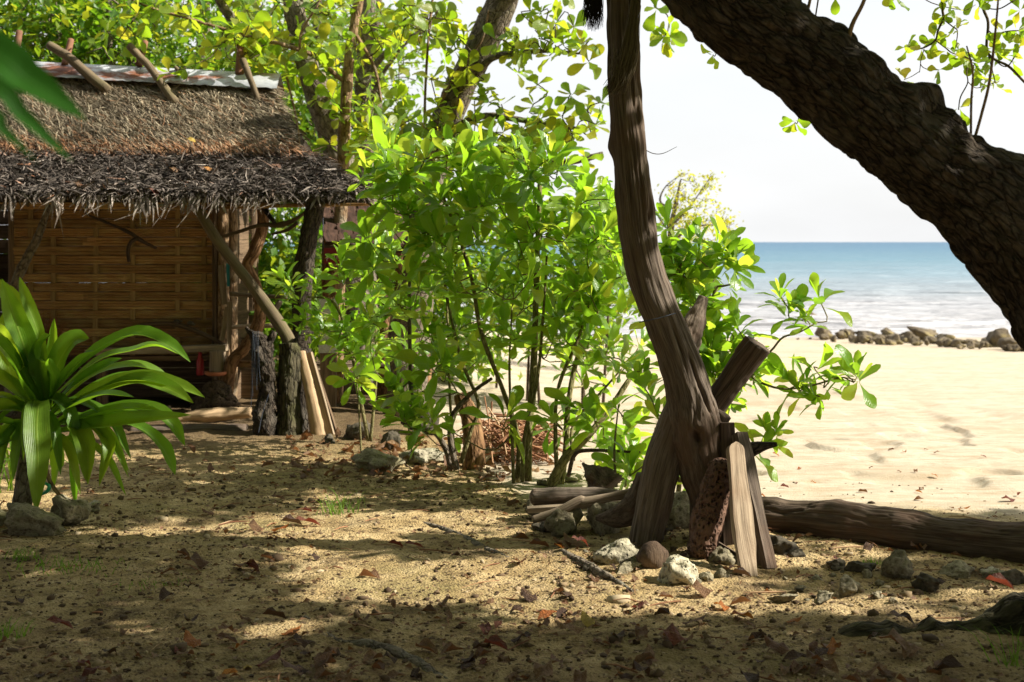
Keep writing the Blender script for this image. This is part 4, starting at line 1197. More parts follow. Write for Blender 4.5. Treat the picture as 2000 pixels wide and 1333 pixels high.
obj_tube('trunk', M['driftwood'], post, ppath, prad, seg=160, rings=420, rough=.05, rs=5, groove=.02, gs=3.4, seed=2.0, func=post_shape, axial=.10)
obj_tube('leg', M['driftwood'], post, [P(1348, 740, PY + .06), P(1325, 815, PY + .05), P(1300, 890, PY + .03), P(1282, 960, PY), P(1266, 1030, PY), P(1258, 1078, PY)], [pscale(46), pscale(70), pscale(76), pscale(72), pscale(66), pscale(64)], seg=90, rings=160, rough=.07, groove=.05, gs=3, seed=5, axial=.1, func=lambda R_, th, f, L: R_ - .010 * sstep(.84, 1, 1 - np.abs(vnoise(np.stack([np.cos(th) * R_ * 24, np.sin(th) * R_ * 24, L * .9], -1) + 4))) - .004 * sstep(.8, 1, 1 - np.abs(vnoise(np.stack([np.cos(th) * R_ * 52, np.sin(th) * R_ * 52, L * 1.8], -1)))))
obj_tube('web', M['driftwood_dark'], post, [P(1350, 760, PY + .1), P(1338, 850, PY + .1), P(1322, 915, PY + .1)], [pscale(70), pscale(74), pscale(24)], seg=32, rings=50, rough=.1, groove=.14, axial=.1)
obj_tube('root_flare', M['driftwood_dark'], post, [P(1262, 930, PY + .12), P(1245, 985, PY + .14), P(1205, 1010, PY + .16), P(1165, 1012, PY + .2)], [.06, .085, .05, .015], seg=24, rings=40, rough=.2, groove=.1)
obj_tube('branch_stub', M['driftwood'], post, [P(1332, 720, PY + .10), P(1345, 665, PY + .14), P(1358, 625, PY + .16), P(1374, 580, PY + .18)], [pscale(40), pscale(46), pscale(40), pscale(18)], seg=28, rings=50, rough=.22, rs=9, groove=.14, seed=7)
# coconut fibre wound round the top, and a bundle hanging beside it
mb = MB()
def strand(pts, w, jit):
    q = [Vector(p) + Vector((U(-jit, jit), U(-jit, jit) * .5, U(-jit, jit))) for p in pts]
    mb.add(*tube(q, [w, w, w * .5], seg=3, rings=9, cap=False), tint=U(0, 1))
for k in range(260):
    f = U(0, 1)
    s = U(-16, 16)
    strand([P(1243 + s * .3, -20 + f * 30, PY - .11), P(1228 + s * .8, 95 + f * 25, PY - .12), P(1198 + s * .8 + U(-8, 14), 165 + f * 20, PY - .10)], .0014, .012)
for k in range(60):
    strand([P(1215 + U(-22, 18), U(90, 140), PY - .115), P(1205 + U(-15, 15), U(140, 165), PY - .12), P(1188 + U(-8, 22), U(168, 192), PY - .1)], .0013, .012)
M['fibre'] = NT('fibre'); _m = M['fibre']
M['fibre'] = _m.surf(_m.ramp(_m.rand(), [(0, (.06, .05, .03)), (1, (.24, .20, .125))]), .9)
tag(mb.build('fibre_wrap', M['fibre'], None, loc=P(1217, 60, PY)), 'grey coconut fibre tangled round the top of the driftwood post', 'fibre')
mb = MB()
for k in range(340):
    x = U(1146, 1176); yb = 30 + U(0, 32) - abs(x - 1162) * .5
    strand([P(x + 6, -70, 7.1), P(x + U(-2, 2), -10, 7.1), P(x + U(-5, 3) - (1176 - x) * .15, yb, 7.1)], .0013, .012)
fb = thing('fibre_bundle', 'dark shaggy fibre bundle hanging left of the post top', 'fibre', P(1162, -70, 7.1))
M['fibre_dark'] = NT('fibre_dark').surf((.022, .018, .014), .9)
mb.build('strands', M['fibre_dark'], fb, kind='stuff')
obj_tube('hanger_stick', M['twig'], fb, [P(1140, -68, 7.1), P(1180, -74, 7.1), P(1222, -70, 6.99)], [.012, .014, .014], seg=8, rings=10)
obj_tube('wire', M['twig'], post, [P(1255, 290, PY - .02), P(1275, 300, PY - .05), P(1295, 300, PY - .05), P(1322, 287, PY - .05)], [.0022, .002, .0018, .001], seg=4, rings=14)
obj_tube('wire', M['cord'], post, [P(1248, 630, PY - .16), P(1285, 622, PY - .18), P(1320, 612, PY - .12)], [.0025] * 3, seg=4, rings=10)

def cracked(R_, th, f, L):
    q = np.stack([np.cos(th) * R_, np.sin(th) * R_, L], -1)
    c1 = 1 - np.abs(vnoise(q * np.array([18, 18, .9]) + 11)); c2 = 1 - np.abs(vnoise(q * np.array([46, 46, 2.0]) + 3))
    return R_ + .006 * fbm(q * 8, 3) - .011 * sstep(.85, 1.0, c1) * sstep(-.2, .3, vnoise(q * 5 + 2)) - .005 * sstep(.82, 1, c2)
# wood leaning on the post
log_thing('cut_log', 'thick sawn log slanting up to the sea from behind the post', 'log', 'driftwood_dark', [P(1322, 905, 7.12), P(1390, 798, 7.08), P(1480, 672, 7.0)], [pscale(54), pscale(56), pscale(60)], seg=72, rings=110, rough=.06, groove=.04, gs=3, seed=4, axial=.12, func=cracked)
log_thing('cut_log', 'short reddish log end tucked between post and planks', 'log', 'driftwood_dark', [P(1352, 905, 6.98), P(1388, 848, 6.96), P(1414, 808, 6.94)], [pscale(32), pscale(36), pscale(30)], seg=24, rings=30, rough=.14, groove=.1, seed=6)
log_thing('snag_branch', 'dark broken branch poking out to the beach behind the planks', 'branch', 'bark_dark', [P(1408, 930, 7.0), P(1456, 888, 6.9), P(1482, 874, 6.88), P(1518, 868, 6.86)], [pscale(30), pscale(34), pscale(22), pscale(7)], seg=18, rings=36, rough=.25, rs=12, seed=8)
def lean(name, label, mat, foot, top, w, th, yf, yt, cat='plank', **kw):
    a = P(foot[0], foot[1], yf); b = P(top[0], top[1], yt)
    a.z = min(a.z, .02)
    return tag(MB().add(*board(a, b, w / F * (yf + yt) / 2, th, **kw)).build(name, M[mat], None, False, loc=a), label, cat)
lean('leaning_plank', 'pale round-topped driftwood plank leaning against the post', 'driftwood_pale', (1464, 1128), (1434, 866), 40, .04, 6.36, 6.66, up=(-.3, 1, 0), nx=40, wob=.011, round_top=.07, seed=3)
lean('leaning_plank', 'narrow dark plank standing on edge beside the pale plank', 'driftwood', (1500, 1114), (1444, 848), 24, .06, 6.5, 6.8, up=(-.45, 1, 0), nx=20, wob=.006, seed=9)
lean('leaning_plank', 'dark short board upright behind the pale plank', 'driftwood_dark', (1424, 1060), (1420, 826), 24, .04, 6.84, 6.86, up=(0, 1, 0), nx=12, wob=.006, seed=12)
lean('leaning_plank', 'thin dark lath lying slanted under the pale plank', 'driftwood_dark', (1452, 1095), (1380, 1050), 12, .03, 6.6, 6.74, up=(0, 1, 0), nx=8, wob=.003, seed=14)
# worm-eaten slab
m = NT('worm_eaten_wood')
g_ = m.attr('grain', True)
v1 = m.vor(m.mapv(g_, (1, 1, .7)), 58)
pit = m.ramp(v1, [(.12, 0), (.42, 1)])
c_ = m.ramp(m.noise(m.mapv(g_, (9, 9, 2)), 2, 5), [(.3, (.075, .042, .028)), (.7, (.185, .108, .072))])
sxx = m.n('SeparateXYZ', Vector=g_)
eaten = m.ramp(m.noise(g_, 7, 4), [(.40, 0), (.50, 1)])
c_ = m.mix(m.math('MULTIPLY', eaten, m.ramp(v1, [(.08, .95), (.30, 0)])), c_, (.018, .008, .006))
M['worm_wood'] = m.surf(c_, .9, m.bump(m.math('MULTIPLY', pit, eaten), 1.0, .02), .15)
log_thing('worm_eaten_log', 'reddish worm-eaten slab of driftwood leaning at the foot of the post', 'driftwood', 'worm_wood', [P(1368, 1098, 6.62), P(1378, 1030, 6.64), P(1398, 960, 6.68), P(1412, 895, 6.72)], [pscale(56), pscale(68), pscale(66), pscale(50)], seg=90, rings=200, rough=.10, rs=16, groove=.08, seed=3, round_end=True, squash=.9, func=lambda R_, th, f, L: R_ - .011 * sstep(.05, .45, vnoise(np.stack([np.cos(th) * 4.6, np.sin(th) * 4.6, L * 62], -1))) * sstep(-.3, .3, vnoise(np.stack([np.cos(th), np.sin(th), L * 5], -1))))

# wood and stones to the left of the post
log_thing('short_log', 'stubby brown log with pitted bark resting on the stones', 'log', 'driftwood', [P(1034, 973, 7.62), P(1085, 970, 7.6), P(1160, 968, 7.58), P(1232, 968, 7.55)], [pscale(34, 7.6), pscale(36, 7.6), pscale(32, 7.6), pscale(18, 7.6)], seg=30, rings=70, rough=.08, rs=14, groove=.05, seed=9, round_end=True)
log_thing('pale_stick', 'smooth pale branch lying slanted across the stones', 'branch', 'driftwood_pale', [P(1040, 1016, 7.22), P(1085, 1002, 7.24), P(1132, 980, 7.26), P(1140, 982, 7.26), P(1190, 972, 7.24), P(1246, 958, 7.2)], [pscale(16, 7.2), pscale(19, 7.2), pscale(20, 7.2), pscale(22, 7.2), pscale(17, 7.2), pscale(18, 7.2)], seg=20, rings=60, rough=.07, groove=.05)
tag(obj_board('flat_lath', M['plank'], None, P(1030, 996, 7.5), P(1216, 984, 7.5), .06, .025, loc=P(1030, 996, 7.5), nx=8), 'flat grey lath under the stubby brown log', 'plank')
tag(obj_board('flat_lath', M['driftwood_dark'], None, P(1180, 1004, 7.25), P(1262, 1002, 7.2), .05, .03, loc=P(1180, 1004, 7.25), nx=6), 'dark lath end beside the left leg of the post', 'plank')
SG = 'stones round the foot of the post'
for px, py, w, h, mat, lb, kw in [
    (1106, 1054, 78, 56, 'stone', 'angular mossy stone under the pale branch', {}),
    (1184, 1052, 96, 70, 'stone', 'large dark stone with one lit corner left of the post', {}),
    (1058, 1018, 56, 34, 'stone', 'grey stone under the butt of the pale branch', {}),
    (1070, 1046, 60, 26, 'rock_dark', 'low dark stone half buried beside the angular mossy stone', {}),
    (1206, 1112, 88, 46, 'coral', 'rounded pitted coral stone in front of the left leg', dict(cuts=3, pits=.12, sub=4)),
    (1326, 1148, 80, 56, 'coral', 'bulging pale coral stone nearest in front of the post', dict(cuts=1, rough=.30, pits=.10, sub=4)),
    (1334, 1046, 66, 84, 'stone', 'upright mossy rock seen between the two legs', {}),
    (1316, 1066, 32, 24, 'stone', 'small grey stone in the dark between the legs', {}),
    (1372, 1122, 66, 22, 'stone', 'flat pale flagstone behind the bulging coral stone', dict(cutd=(.4, .7))),
    (1384, 1142, 34, 28, 'stone', 'small wedge stone beside the bulging coral stone', dict(cuts=10, cutd=(.4, .7))),
    (1416, 1112, 54, 36, 'stone', 'smooth olive stone under the leaning plank', dict(cuts=2)),
    (1405, 1120, 30, 14, 'stone', 'little flat stone near the slanted lath', {}),
    (1226, 1126, 66, 20, 'stone', 'thin flat slab of stone in front of the coconut husk', dict(cutd=(.3, .7), cuts=9)),
    (1526, 1100, 74, 50, 'rock_dark', 'black rock under the near end of the long log', {}),
    (1556, 1102, 36, 26, 'rock_dark', 'small black rock beside the long log', {})]:
    rock('stone', lb, 'stone', px, py, w, h, mat, SG, **kw)
SG2 = 'stones in front of the long log'
for px, py, w, h, mat, lb, kw in [
    (1757, 1137, 58, 52, 'stone', 'tilted yellowish stone standing before the long log', dict(cuts=4)),
    (1872, 1134, 62, 30, 'stone', 'low tan stone in front of the shaded long log', dict(cuts=2)),
    (1948, 1140, 60, 30, 'coral', 'ribbed pale coral piece near the frame edge before the log', dict(rough=.4)),
    (1662, 1166, 56, 36, 'stone', 'mossy wedge stone in the shade left of the lit patch', {}),
    (1610, 1182, 60, 22, 'stone', 'flat mossy slab before the wedge stone', dict(cutd=(.3, .7))),
    (1534, 1182, 60, 20, 'stone', 'flat mossy stone right of the planks', dict(cutd=(.3, .7))),
    (1718, 1180, 28, 26, 'stone', 'small round stone at the edge of the sunlit patch', {}),
    (1745, 1192, 26, 24, 'stone', 'knobbly small stone in the sunlit patch', {}),
    (1775, 1200, 14, 9, 'coral', 'tiny white shell fragment in the sunlit patch', {}),
    (1816, 1160, 62, 30, 'rock_dark', 'dark low mound stone between log and sunlit patch', {}),
    (1690, 1128, 60, 30, 'rock_dark', 'dark stone under the middle of the long log', {}),
    (1640, 1118, 50, 22, 'rock_dark', 'dark stone at the lit sand beneath the log', {}),
    (1985, 1150, 60, 34, 'rock_dark', 'dark stone at the frame edge under the log', {})]:
    rock('stone', lb, 'stone', px, py, w, h, mat, SG2, **kw)
RUB = random.Random(21)
spots = [('left of the left leg', 1150, 1230, 1060, 1110), ('between the two legs', 1300, 1360, 1062, 1090), ('before the worm-eaten slab', 1340, 1420, 1100, 1150), ('right of the planks', 1520, 1600, 1110, 1180), ('beside the bark covered stick', 1090, 1180, 1070, 1130), ('under the long log', 1620, 1720, 1110, 1160)]
for where, x0, x1, y0, y1 in spots:
    for k, (adj, mt) in enumerate((('pale', 'coral'), ('mossy', 'stone'), ('dark', 'rock_dark'), ('flat tan', 'stone'), ('tiny grey', 'stone'))):
        w = RUB.uniform(14, 34) * (.6 if k == 4 else 1)
        rock('stone', f'{adj} small rubble stone {where}', 'stone', RUB.uniform(x0, x1), RUB.uniform(y0, y1), w, w * (.3 if k == 3 else RUB.uniform(.5, .8)), mt, 'rubble round the foot of the post', sub=3)
# coconut husk
hp = G(1273, 1120)
V, T = rock_shape((.14, .13, .15), 44, 4, .06, 0)
V[:, 2] *= 1 + .12 * np.sign(V[:, 2])
a = np.arctan2(V[:, 1], V[:, 0]); V[:, :2] *= (1 + .10 * np.cos(3 * a + .6) + .03 * fbm(np.stack([a * 6, V[:, 2] * 9, a * 0], -1), 3))[:, None]
V[:, 2] *= 1 - .18 * np.exp(-(V[:, :2] ** 2).sum(1) / .0012)
V = V @ np.array([[.75, 0, -.66], [0, 1, 0], [.66, 0, .75]])
g = V.copy()
tag(MB().add(V + np.array(hp) + np.array([0, .04, .062]), [T], g).build('coconut_husk', M['husk'], None, loc=hp), 'brown coconut husk lying before the left leg of the post', 'coconut')
# the long log along the beach edge
def longlog(R_, th, f, L):
    d = np.angle(np.exp(1j * (th - math.pi / 2)))
    return cracked(R_ * (1 + .05 * np.sin(f * 19) + .04 * np.sin(f * 41 + 1)), th, f, L)
log_thing('long_log', 'long dark log lying along the edge of the beach', 'log', 'driftwood_dark', [P(1420, 1012, 7.45), P(1500, 1015, 7.32), P(1640, 1026, 7.12), P(1800, 1046, 6.9), P(1930, 1062, 6.72), P(2080, 1074, 6.55), P(2300, 1092, 6.4)], [.10, .112, .118, .114, .108, .112, .11], seg=110, rings=380, rough=.07, rs=6, groove=.04, gs=2.6, seed=11, func=longlog, axial=.10)

# stones and wood under the shrubs
SG3 = 'stones edging the shrubs'
for px, py, w, h, mat, lb, kw in [
    (736, 922, 92, 36, 'stone', 'long tan stone lying before the thin shrub stem', dict(cuts=3)),
    (800, 908, 70, 30, 'coral', 'pale knobbly stone beside the long tan stone', {}),
    (846, 906, 74, 26, 'coral', 'lit coral stone under the shrub', {}),
    (766, 884, 44, 42, 'rock_dark', 'round dark stone behind the long tan stone', {}),
    (952, 910, 84, 52, 'stone', 'slanting wedge-shaped slab leaning on the palm stump', dict(cutd=(.25, .6), cuts=10)),
    (700, 868, 60, 44, 'rock_dark', 'dark stone in the shade below the shrub', {}),
    (640, 872, 40, 20, 'rock_dark', 'low dark stone at the foot of the leaning plank', {}),
    (1064, 952, 30, 18, 'stone', 'small pale stone among the shrub stems', {}),
    (820, 850, 70, 50, 'rock_dark', 'dark boulder deep in the shade of the shrubs', {}),
    (1112, 945, 60, 18, 'stone', 'flat stone behind the stubby brown log', {})]:
    rock('stone', lb, 'stone', px, py, w, h, mat, SG3, **kw)
log_thing('palm_stump', 'brown upright palm stump in the shade of the shrubs', 'stump', 'bark_orange', [P(925, 912, 9.7), P(924, 870, 9.7), P(920, 820, 9.75), P(900, 770, 9.8)], [.075, .072, .065, .05], seg=30, rings=40, rough=.10, groove=.1, seed=2)
log_thing('broken_snag', 'dark splintered snag of wood behind the stubby log', 'stump', 'driftwood_dark', [P(1182, 958, 8.05), P(1160, 930, 8.1), P(1138, 905, 8.15)], [.09, .06, .01], seg=22, rings=36, rough=.4, rs=14, groove=.4, seed=3)
log_thing('broken_snag', 'thin curved black branch arching over the pale sand', 'branch', 'twig', [P(1110, 930, 8.6), P(1122, 890, 8.5), P(1150, 880, 8.4), P(1250, 884, 8.2)], [.014, .013, .011, .008], seg=8, rings=30, rough=.1)
# heap of dry vine and roots on the sand behind the shrubs
mb = MB()
for k in range(240):
    x, y = U(930, 1062), U(836, 906)
    p = G(x, y + 30 if y < 880 else y)
    p = P(x, y, 10.2 + U(-.3, .3))
    p.z = max(.01, p.z)
    d = Vector((U(-1, 1), U(-.4, .4), U(-.4, .5))).normalized() * U(.12, .5)
    mb.add(*tube([p - d * .5, p + Vector((U(-.05, .05), U(-.05, .05), U(0, .08))), p + d * .5], [U(.003, .009)] * 3, seg=4, rings=6, cap=False), tint=U(0, 1))
M['dry_vine'] = NT('dry_vine'); _m = M['dry_vine']
M['dry_vine'] = _m.surf(_m.ramp(_m.rand(), [(0, (.13, .05, .025)), (.6, (.30, .15, .075)), (1, (.46, .32, .19))]), .85)
tag(mb.build('dry_vines', M['dry_vine'], None, loc=P(1000, 890, 10.2)), 'tangled heap of dry reddish vines on the sand behind the shrubs', 'vines', kind='stuff')

# surface roots
log_thing('tree_root', 'thick mossy root crossing the lower right corner', 'root', 'bark_moss', [P(2280, 1180, 5.3), P(2150, 1195, 5.35), P(1990, 1222, 5.4), P(1880, 1246, 5.4), P(1760, 1262, 5.38), P(1670, 1256, 5.4), P(1590, 1282, 5.45), P(1530, 1300, 5.5)], [.17, .12, .09, .07, .06, .055, .03, .01], seg=48, rings=160, rough=.40, rs=9, groove=.15, seed=4)
log_thing('tree_root', 'low root running through the soil in the middle foreground', 'root', 'bark_grey', [G(596, 1208), G(660, 1248) - Vector((0, 0, .02)), G(740, 1262) - Vector((0, 0, .012)), G(800, 1285) - Vector((0, 0, .012)), G(880, 1322) - Vector((0, 0, .03))], [.012, .022, .030, .028, .015], seg=16, rings=60, rough=.3, rs=12, seed=5)
log_thing('tree_root', 'thin root snaking over the lit sand left of the stones', 'root', 'bark_grey', [G(760, 1022) - Vector((0, 0, .01)), G(830, 1026), G(900, 1050), G(960, 1080), G(1040, 1108) - Vector((0, 0, .01))], [.012, .018, .02, .02, .012], seg=10, rings=50, rough=.25, rs=14, seed=6)
log_thing('tree_root', 'bark covered stick lying before the coral stones', 'branch', 'bark_grey', [G(1098, 1080, .02), G(1140, 1104, .02), G(1180, 1124, .02), G(1236, 1156, .01)], [.018, .024, .02, .008], seg=12, rings=40, rough=.25, rs=16, seed=7)

# ------------------------------------------------------------------ stones, tape and bed of the strap-leaved plant
SG4 = 'stones edging the strap-leaved plant'
for px, py, w, h, mat, lb, kw in [
    (52, 1056, 118, 62, 'stone', 'long mossy stone edging the strap-leaved plant', dict(cuts=6, sub=4)),
    (128, 1030, 74, 66, 'stone', 'rounded tan stone beside the long mossy edging stone', dict(sub=4)),
    (176, 1000, 40, 22, 'coral', 'small pale stone by the dry leaf stalks', {}),
    (-30, 1040, 80, 50, 'stone', 'edging stone cut by the frame edge', {})]:
    rock('stone', lb, 'stone', px, py, w, h, mat, SG4, **kw)
M['green_plastic'] = NT('green_plastic').surf((.02, .30, .17), .35, None, .5)
tag(MB().add(*tube([P(76, 968, 7.75), P(92, 960, 7.72), P(96, 950, 7.72), P(86, 944, 7.74), P(80, 948, 7.76)], [.014, .016, .015, .014, .012], seg=10, rings=24, squash=.6, round_end=True)).build('plastic_strap', M['green_plastic'], None, loc=P(76, 968, 7.75)), 'curled green plastic strap behind the hanging leaf', 'strap')
# ------------------------------------------------------------------ strap-leaved plants
def strap(path, w, parent, mat, name='leaf', fold=.35, nseg=18, twist=0.0, seed=0, face=(0, -.45, 1)):
    """long leaf bending along a path, V-shaped across, pointed at the tip"""
    C = catmull(path, nseg)
    T, A, B = frames(C)
    s = np.linspace(0, 1, nseg)
    prof = np.interp(s, [0, .12, .35, .62, .82, .93, 1], [.30, .46, .92, 1.0, .72, .36, .02]) * w * .5
    V, g = [], []
    for k in range(nseg):
        up = Vector(face); t = Vector(T[k])
        side = t.cross(up)
        if side.length < .25: side = t.cross(Vector((0, -1, .2)))
        side.normalize(); nn = side.cross(t).normalized()
        a = twist * s[k]
        side2 = side * math.cos(a) + nn * math.sin(a); nn2 = nn * math.cos(a) - side * math.sin(a)
        for u in (-1, -.5, 0, .5, 1):
            q = Vector(C[k]) + side2 * (u * prof[k]) + nn2 * (fold * abs(u) * prof[k] + .05 * prof[k] * math.sin(s[k] * 14 + u * 3 + seed))
            V.append(q); g.append((u, s[k], 0))
    Q = [(k * 5 + j, k * 5 + j + 1, (k + 1) * 5 + j + 1, (k + 1) * 5 + j) for k in range(nseg - 1) for j in range(4)]
    return MB().add(np.array([v[:] for v in V]), [np.array(Q)], np.array(g), tint=U(0, 1)).build(name, M[mat], parent)
DY = 7.75
plant = thing('strap_leaved_plant', 'big plant with long arching green strap leaves beside the hut', 'plant', Vector((P(55, 0, DY).x, DY, 0)))
obj_tube('stem', M['bark_grey'], plant, [P(42, 998, DY), P(52, 920, DY), P(66, 850, DY), P(84, 790, DY)], [.06, .05, .05, .055], seg=16, rings=30, rough=.15)
obj_tube('stem', M['bark_brown'], plant, [P(140, 995, DY - .05), P(110, 960, DY), P(92, 925, DY), P(84, 860, DY)], [.008, .012, .012, .01], seg=8, rings=16, rough=.1)
LV = [
 ([(100, 775), (150, 722), (205, 680), (270, 655), (330, 676), (372, 708)], 44, -.10), ([(100, 782), (190, 706), (260, 686), (305, 676), (348, 692)], 38, .05),
 ([(110, 792), (180, 736), (250, 716), (300, 724), (338, 748)], 36, .10), ([(110, 800), (190, 762), (265, 744), (340, 754), (400, 777)], 44, -.15),
 ([(110, 802), (200, 768), (270, 748), (330, 762), (378, 788)], 44, -.22), ([(100, 832), (180, 815), (250, 801), (316, 804)], 40, -.2),
 ([(100, 836), (200, 806), (290, 802), (335, 830), (361, 871)], 40, -.05), ([(95, 850), (170, 838), (250, 828), (374, 811)], 52, -.30),
 ([(140, 845), (230, 828), (280, 842), (315, 872), (331, 900), (342, 928)], 34, -.02), ([(120, 826), (150, 838), (170, 880), (172, 946)], 46, -.32),
 ([(130, 830), (185, 838), (212, 868), (210, 900), (194, 950)], 32, -.22), ([(95, 800), (78, 786), (72, 830), (74, 900), (70, 1003)], 58, -.40),
 ([(90, 800), (64, 725), (34, 640), (4, 545)], 58, -.1), ([(85, 800), (60, 690), (30, 610), (-24, 535)], 60, .05), ([(95, 770), (76, 660), (52, 592), (38, 541)], 30, -.05),
 ([(95, 790), (104, 690), (106, 622)], 26, .1), ([(95, 790), (114, 712), (143, 667), (174, 661)], 58, .05), ([(90, 790), (78, 722), (82, 676), (98, 655)], 44, -.12),
 ([(95, 800), (122, 745), (155, 708), (184, 686)], 46, -.12), ([(80, 810), (48, 762), (16, 705), (-24, 650)], 70, -.25), ([(80, 812), (32, 772), (-20, 742), (-60, 742)], 56, -.1),
 ([(82, 822), (42, 802), (-8, 802), (-50, 832)], 50, -.2), ([(86, 832), (50, 852), (10, 862), (-24, 884)], 46, -.1), ([(100, 800), (142, 756), (192, 722), (238, 700)], 38, -.18),
 ([(100, 820), (152, 790), (204, 772), (262, 776)], 36, -.28), ([(110, 830), (136, 834), (148, 876), (152, 914)], 30, .1), ([(100, 815), (90, 760), (95, 700), (120, 660)], 40, .2),
 ([(90, 800), (86, 730), (60, 670), (20, 650)], 50, .2), ([(70, 800), (20, 730), (10, 660), (14, 600)], 48, .15), ([(100, 820), (170, 770), (240, 740), (290, 735)], 34, .2),
 ([(92, 830), (60, 830), (40, 870), (36, 930)], 40, .1), ([(95, 835), (105, 850), (112, 900), (104, 960)], 34, .15), ([(100, 835), (160, 820), (230, 812), (300, 812)], 36, .1),
 ([(104, 838), (140, 850), (146, 930), (148, 990)], 20, .2), ([(70, 790), (40, 700), (-10, 640), (-60, 640)], 56, -.3), ([(95, 790), (110, 750), (100, 720), (96, 700)], 24, -.3)]
for k, (pts, w, dy) in enumerate(LV):
    n = len(pts)
    path = [P(x, y, DY + dy * (i / (n - 1)) + .01 * math.sin(k)) for i, (x, y) in enumerate(pts)]
    strap(path, w / F * DY * .86, plant, 'strap_leaf', twist=U(-.45, .45), seed=k, fold=U(.35, .75))
for k in range(16):                                   # lower leaves that hide the stem
    a = -2.6 + k * .33 + U(-.1, .1); L = U(.32, .62)
    b = Vector((P(74, 0, DY).x, DY - .02, U(.28, .55)))
    d = Vector((math.sin(a) * 1.0, -abs(math.cos(a)) * .45 + .1, 0))
    strap([b, b + d * L * .35 + Vector((0, 0, .14)), b + d * L * .75 + Vector((0, 0, .06)), b + d * L + Vector((0, 0, -.16))], U(.05, .085), plant, 'strap_leaf', twist=U(-.4, .4), seed=k, fold=U(.35, .7))
# narrower dark leaves of a second clump at the frame edge
pl2 = thing('grassy_clump', 'clump of narrow dark leaves at the frame edge behind the strap leaves', 'plant', Vector((P(-20, 0, 8.4).x, 8.4, 0)))
for k in range(26):
    x0 = U(-50, 20); a = U(-1, 1)
    b = Vector((P(x0, 0, 8.4).x, 8.4 + U(-.1, .1), .0)); L = U(.25, .55)
    strap([b, b + Vector((a * .1, U(-.05, .05), L * .7)), b + Vector((a * .32, U(-.1, .1), L * .75)), b + Vector((a * .48, U(-.1, .1), L * .5))], .025, pl2, 'strap_leaf', name='blade', nseg=10, seed=k)

# blurred blades of a plant that stands close to the camera, outside the frame
NP_ = Vector((-1.45, 1.5, 0))
npl = thing('near_strap_plant', 'blurred shade-darkened green blades reaching in close to the camera over the roof', 'plant', NP_)
crown_p = Vector((-1.40, 1.5, 1.74))
obj_tube('stem', M['bark_grey'], npl, [NP_, Vector((-1.46, 1.5, .9)), crown_p], [.035, .03, .028], seg=12, rings=20, rough=.1)
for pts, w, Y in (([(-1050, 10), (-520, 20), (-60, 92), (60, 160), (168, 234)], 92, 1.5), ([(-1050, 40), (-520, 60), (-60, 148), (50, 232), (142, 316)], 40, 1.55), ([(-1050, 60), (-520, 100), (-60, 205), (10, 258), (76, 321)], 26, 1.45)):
    strap([crown_p] + [P(x, y, Y) for x, y in pts], w / F * Y, npl, 'shaded_near_leaf', twist=0, nseg=60, face=(.3, -1, .5), fold=.3)
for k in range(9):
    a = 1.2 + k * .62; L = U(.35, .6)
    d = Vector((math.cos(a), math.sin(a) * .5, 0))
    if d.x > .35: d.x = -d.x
    strap([crown_p, crown_p + d * L * .5 + Vector((0, 0, .22)), crown_p + d * L + Vector((0, 0, .05)), crown_p + d * L * 1.3 + Vector((0, 0, -.2))], .06, npl, 'shaded_near_leaf')

# ------------------------------------------------------------------ shrubs with fleshy leaves in rosettes
SH_T = [leaf_tpl(OBO, .34, .30, .22, .3, 0, .3), leaf_tpl(OBO, .30, .50, .38, .3, 1, -.5), leaf_tpl(OBO, .37, .22, .10, .4, 2, .2), leaf_tpl(OBO, .32, .35, .60, .4, 4, .6), leaf_tpl(OBO, .34, .15, -.18, .45, 5, -.3), leaf_tpl(OBO, .27, .7, .3, .3, 3, .4)]
def tpl_meshes(tpls, mat, name):
    return [MB().add(V, [Q], g).mesh(name, mat) for V, Q, g in tpls]
SH_ME = tpl_meshes(SH_T, M['shrub_leaf'], 'shrub_leaf')
SH_LO = [leaf_tpl(OBO_LO, .33, .30, .22), leaf_tpl(OBO_LO, .30, .4, .45), leaf_tpl(OBO_LO, .36, .2, 0)]
def shrub(label, base, stems, blobs, extra=(), leaf=.235, most=300, nleaf=(8, 12), name='beach_shrub', r0=.022):
    """stems: pixel paths with distances; blobs: (px, py, rx, ry, Y, dY, count) volumes filled with rosettes; extra: single rosettes"""
    b = G(*base)
    sh = thing(name, label, 'shrub', b, 'leafy shrubs between hut and beach')
    nodes = []
    for st in stems:
        path = [P(*p) for p in st['p']]
        rad = [st.get('r', r0) * k for k in np.linspace(1, .45, len(path))]
        obj_tube('stem', M['stem_green'] if st.get('g', 1) else M['bark_grey'], sh, path, rad, seg=8, rings=26, rough=.12, rs=14, seed=U(0, 9))
        nodes += [n for n in nodes_of(path, rad, 16)][4:]
    targets = []
    for (px, py, rx, ry, Y, dY, n) in blobs:
        for _ in range(n):
            a = U(0, 6.283); q = math.sqrt(U(0, 1)); dy = U(-dY, dY)
            targets.append(P(px + math.cos(a) * q * rx, py + math.sin(a) * q * ry, Y + dy))
    targets += [P(*e) for e in extra]
    mb, tips = grow(nodes, targets, tip_r=.0038, up=.35, kmax=.012)
    mb.build('twigs', M['stem_green'], sh, kind='stuff')
    leaves = []
    for t, d in tips:
        d = (d * .7 + Vector((U(-.4, .5), U(-.5, .3), U(.4, 1.0)))).normalized()
        leaves += rosette(t, d, RND.randint(*nleaf), leaf * U(.6, 1.15), (8, 92), .05, .15)
    place_leaves(leaves, SH_ME, SH_T, sh, M['shrub_leaf'], most, rest_tpls=SH_LO)
    return sh
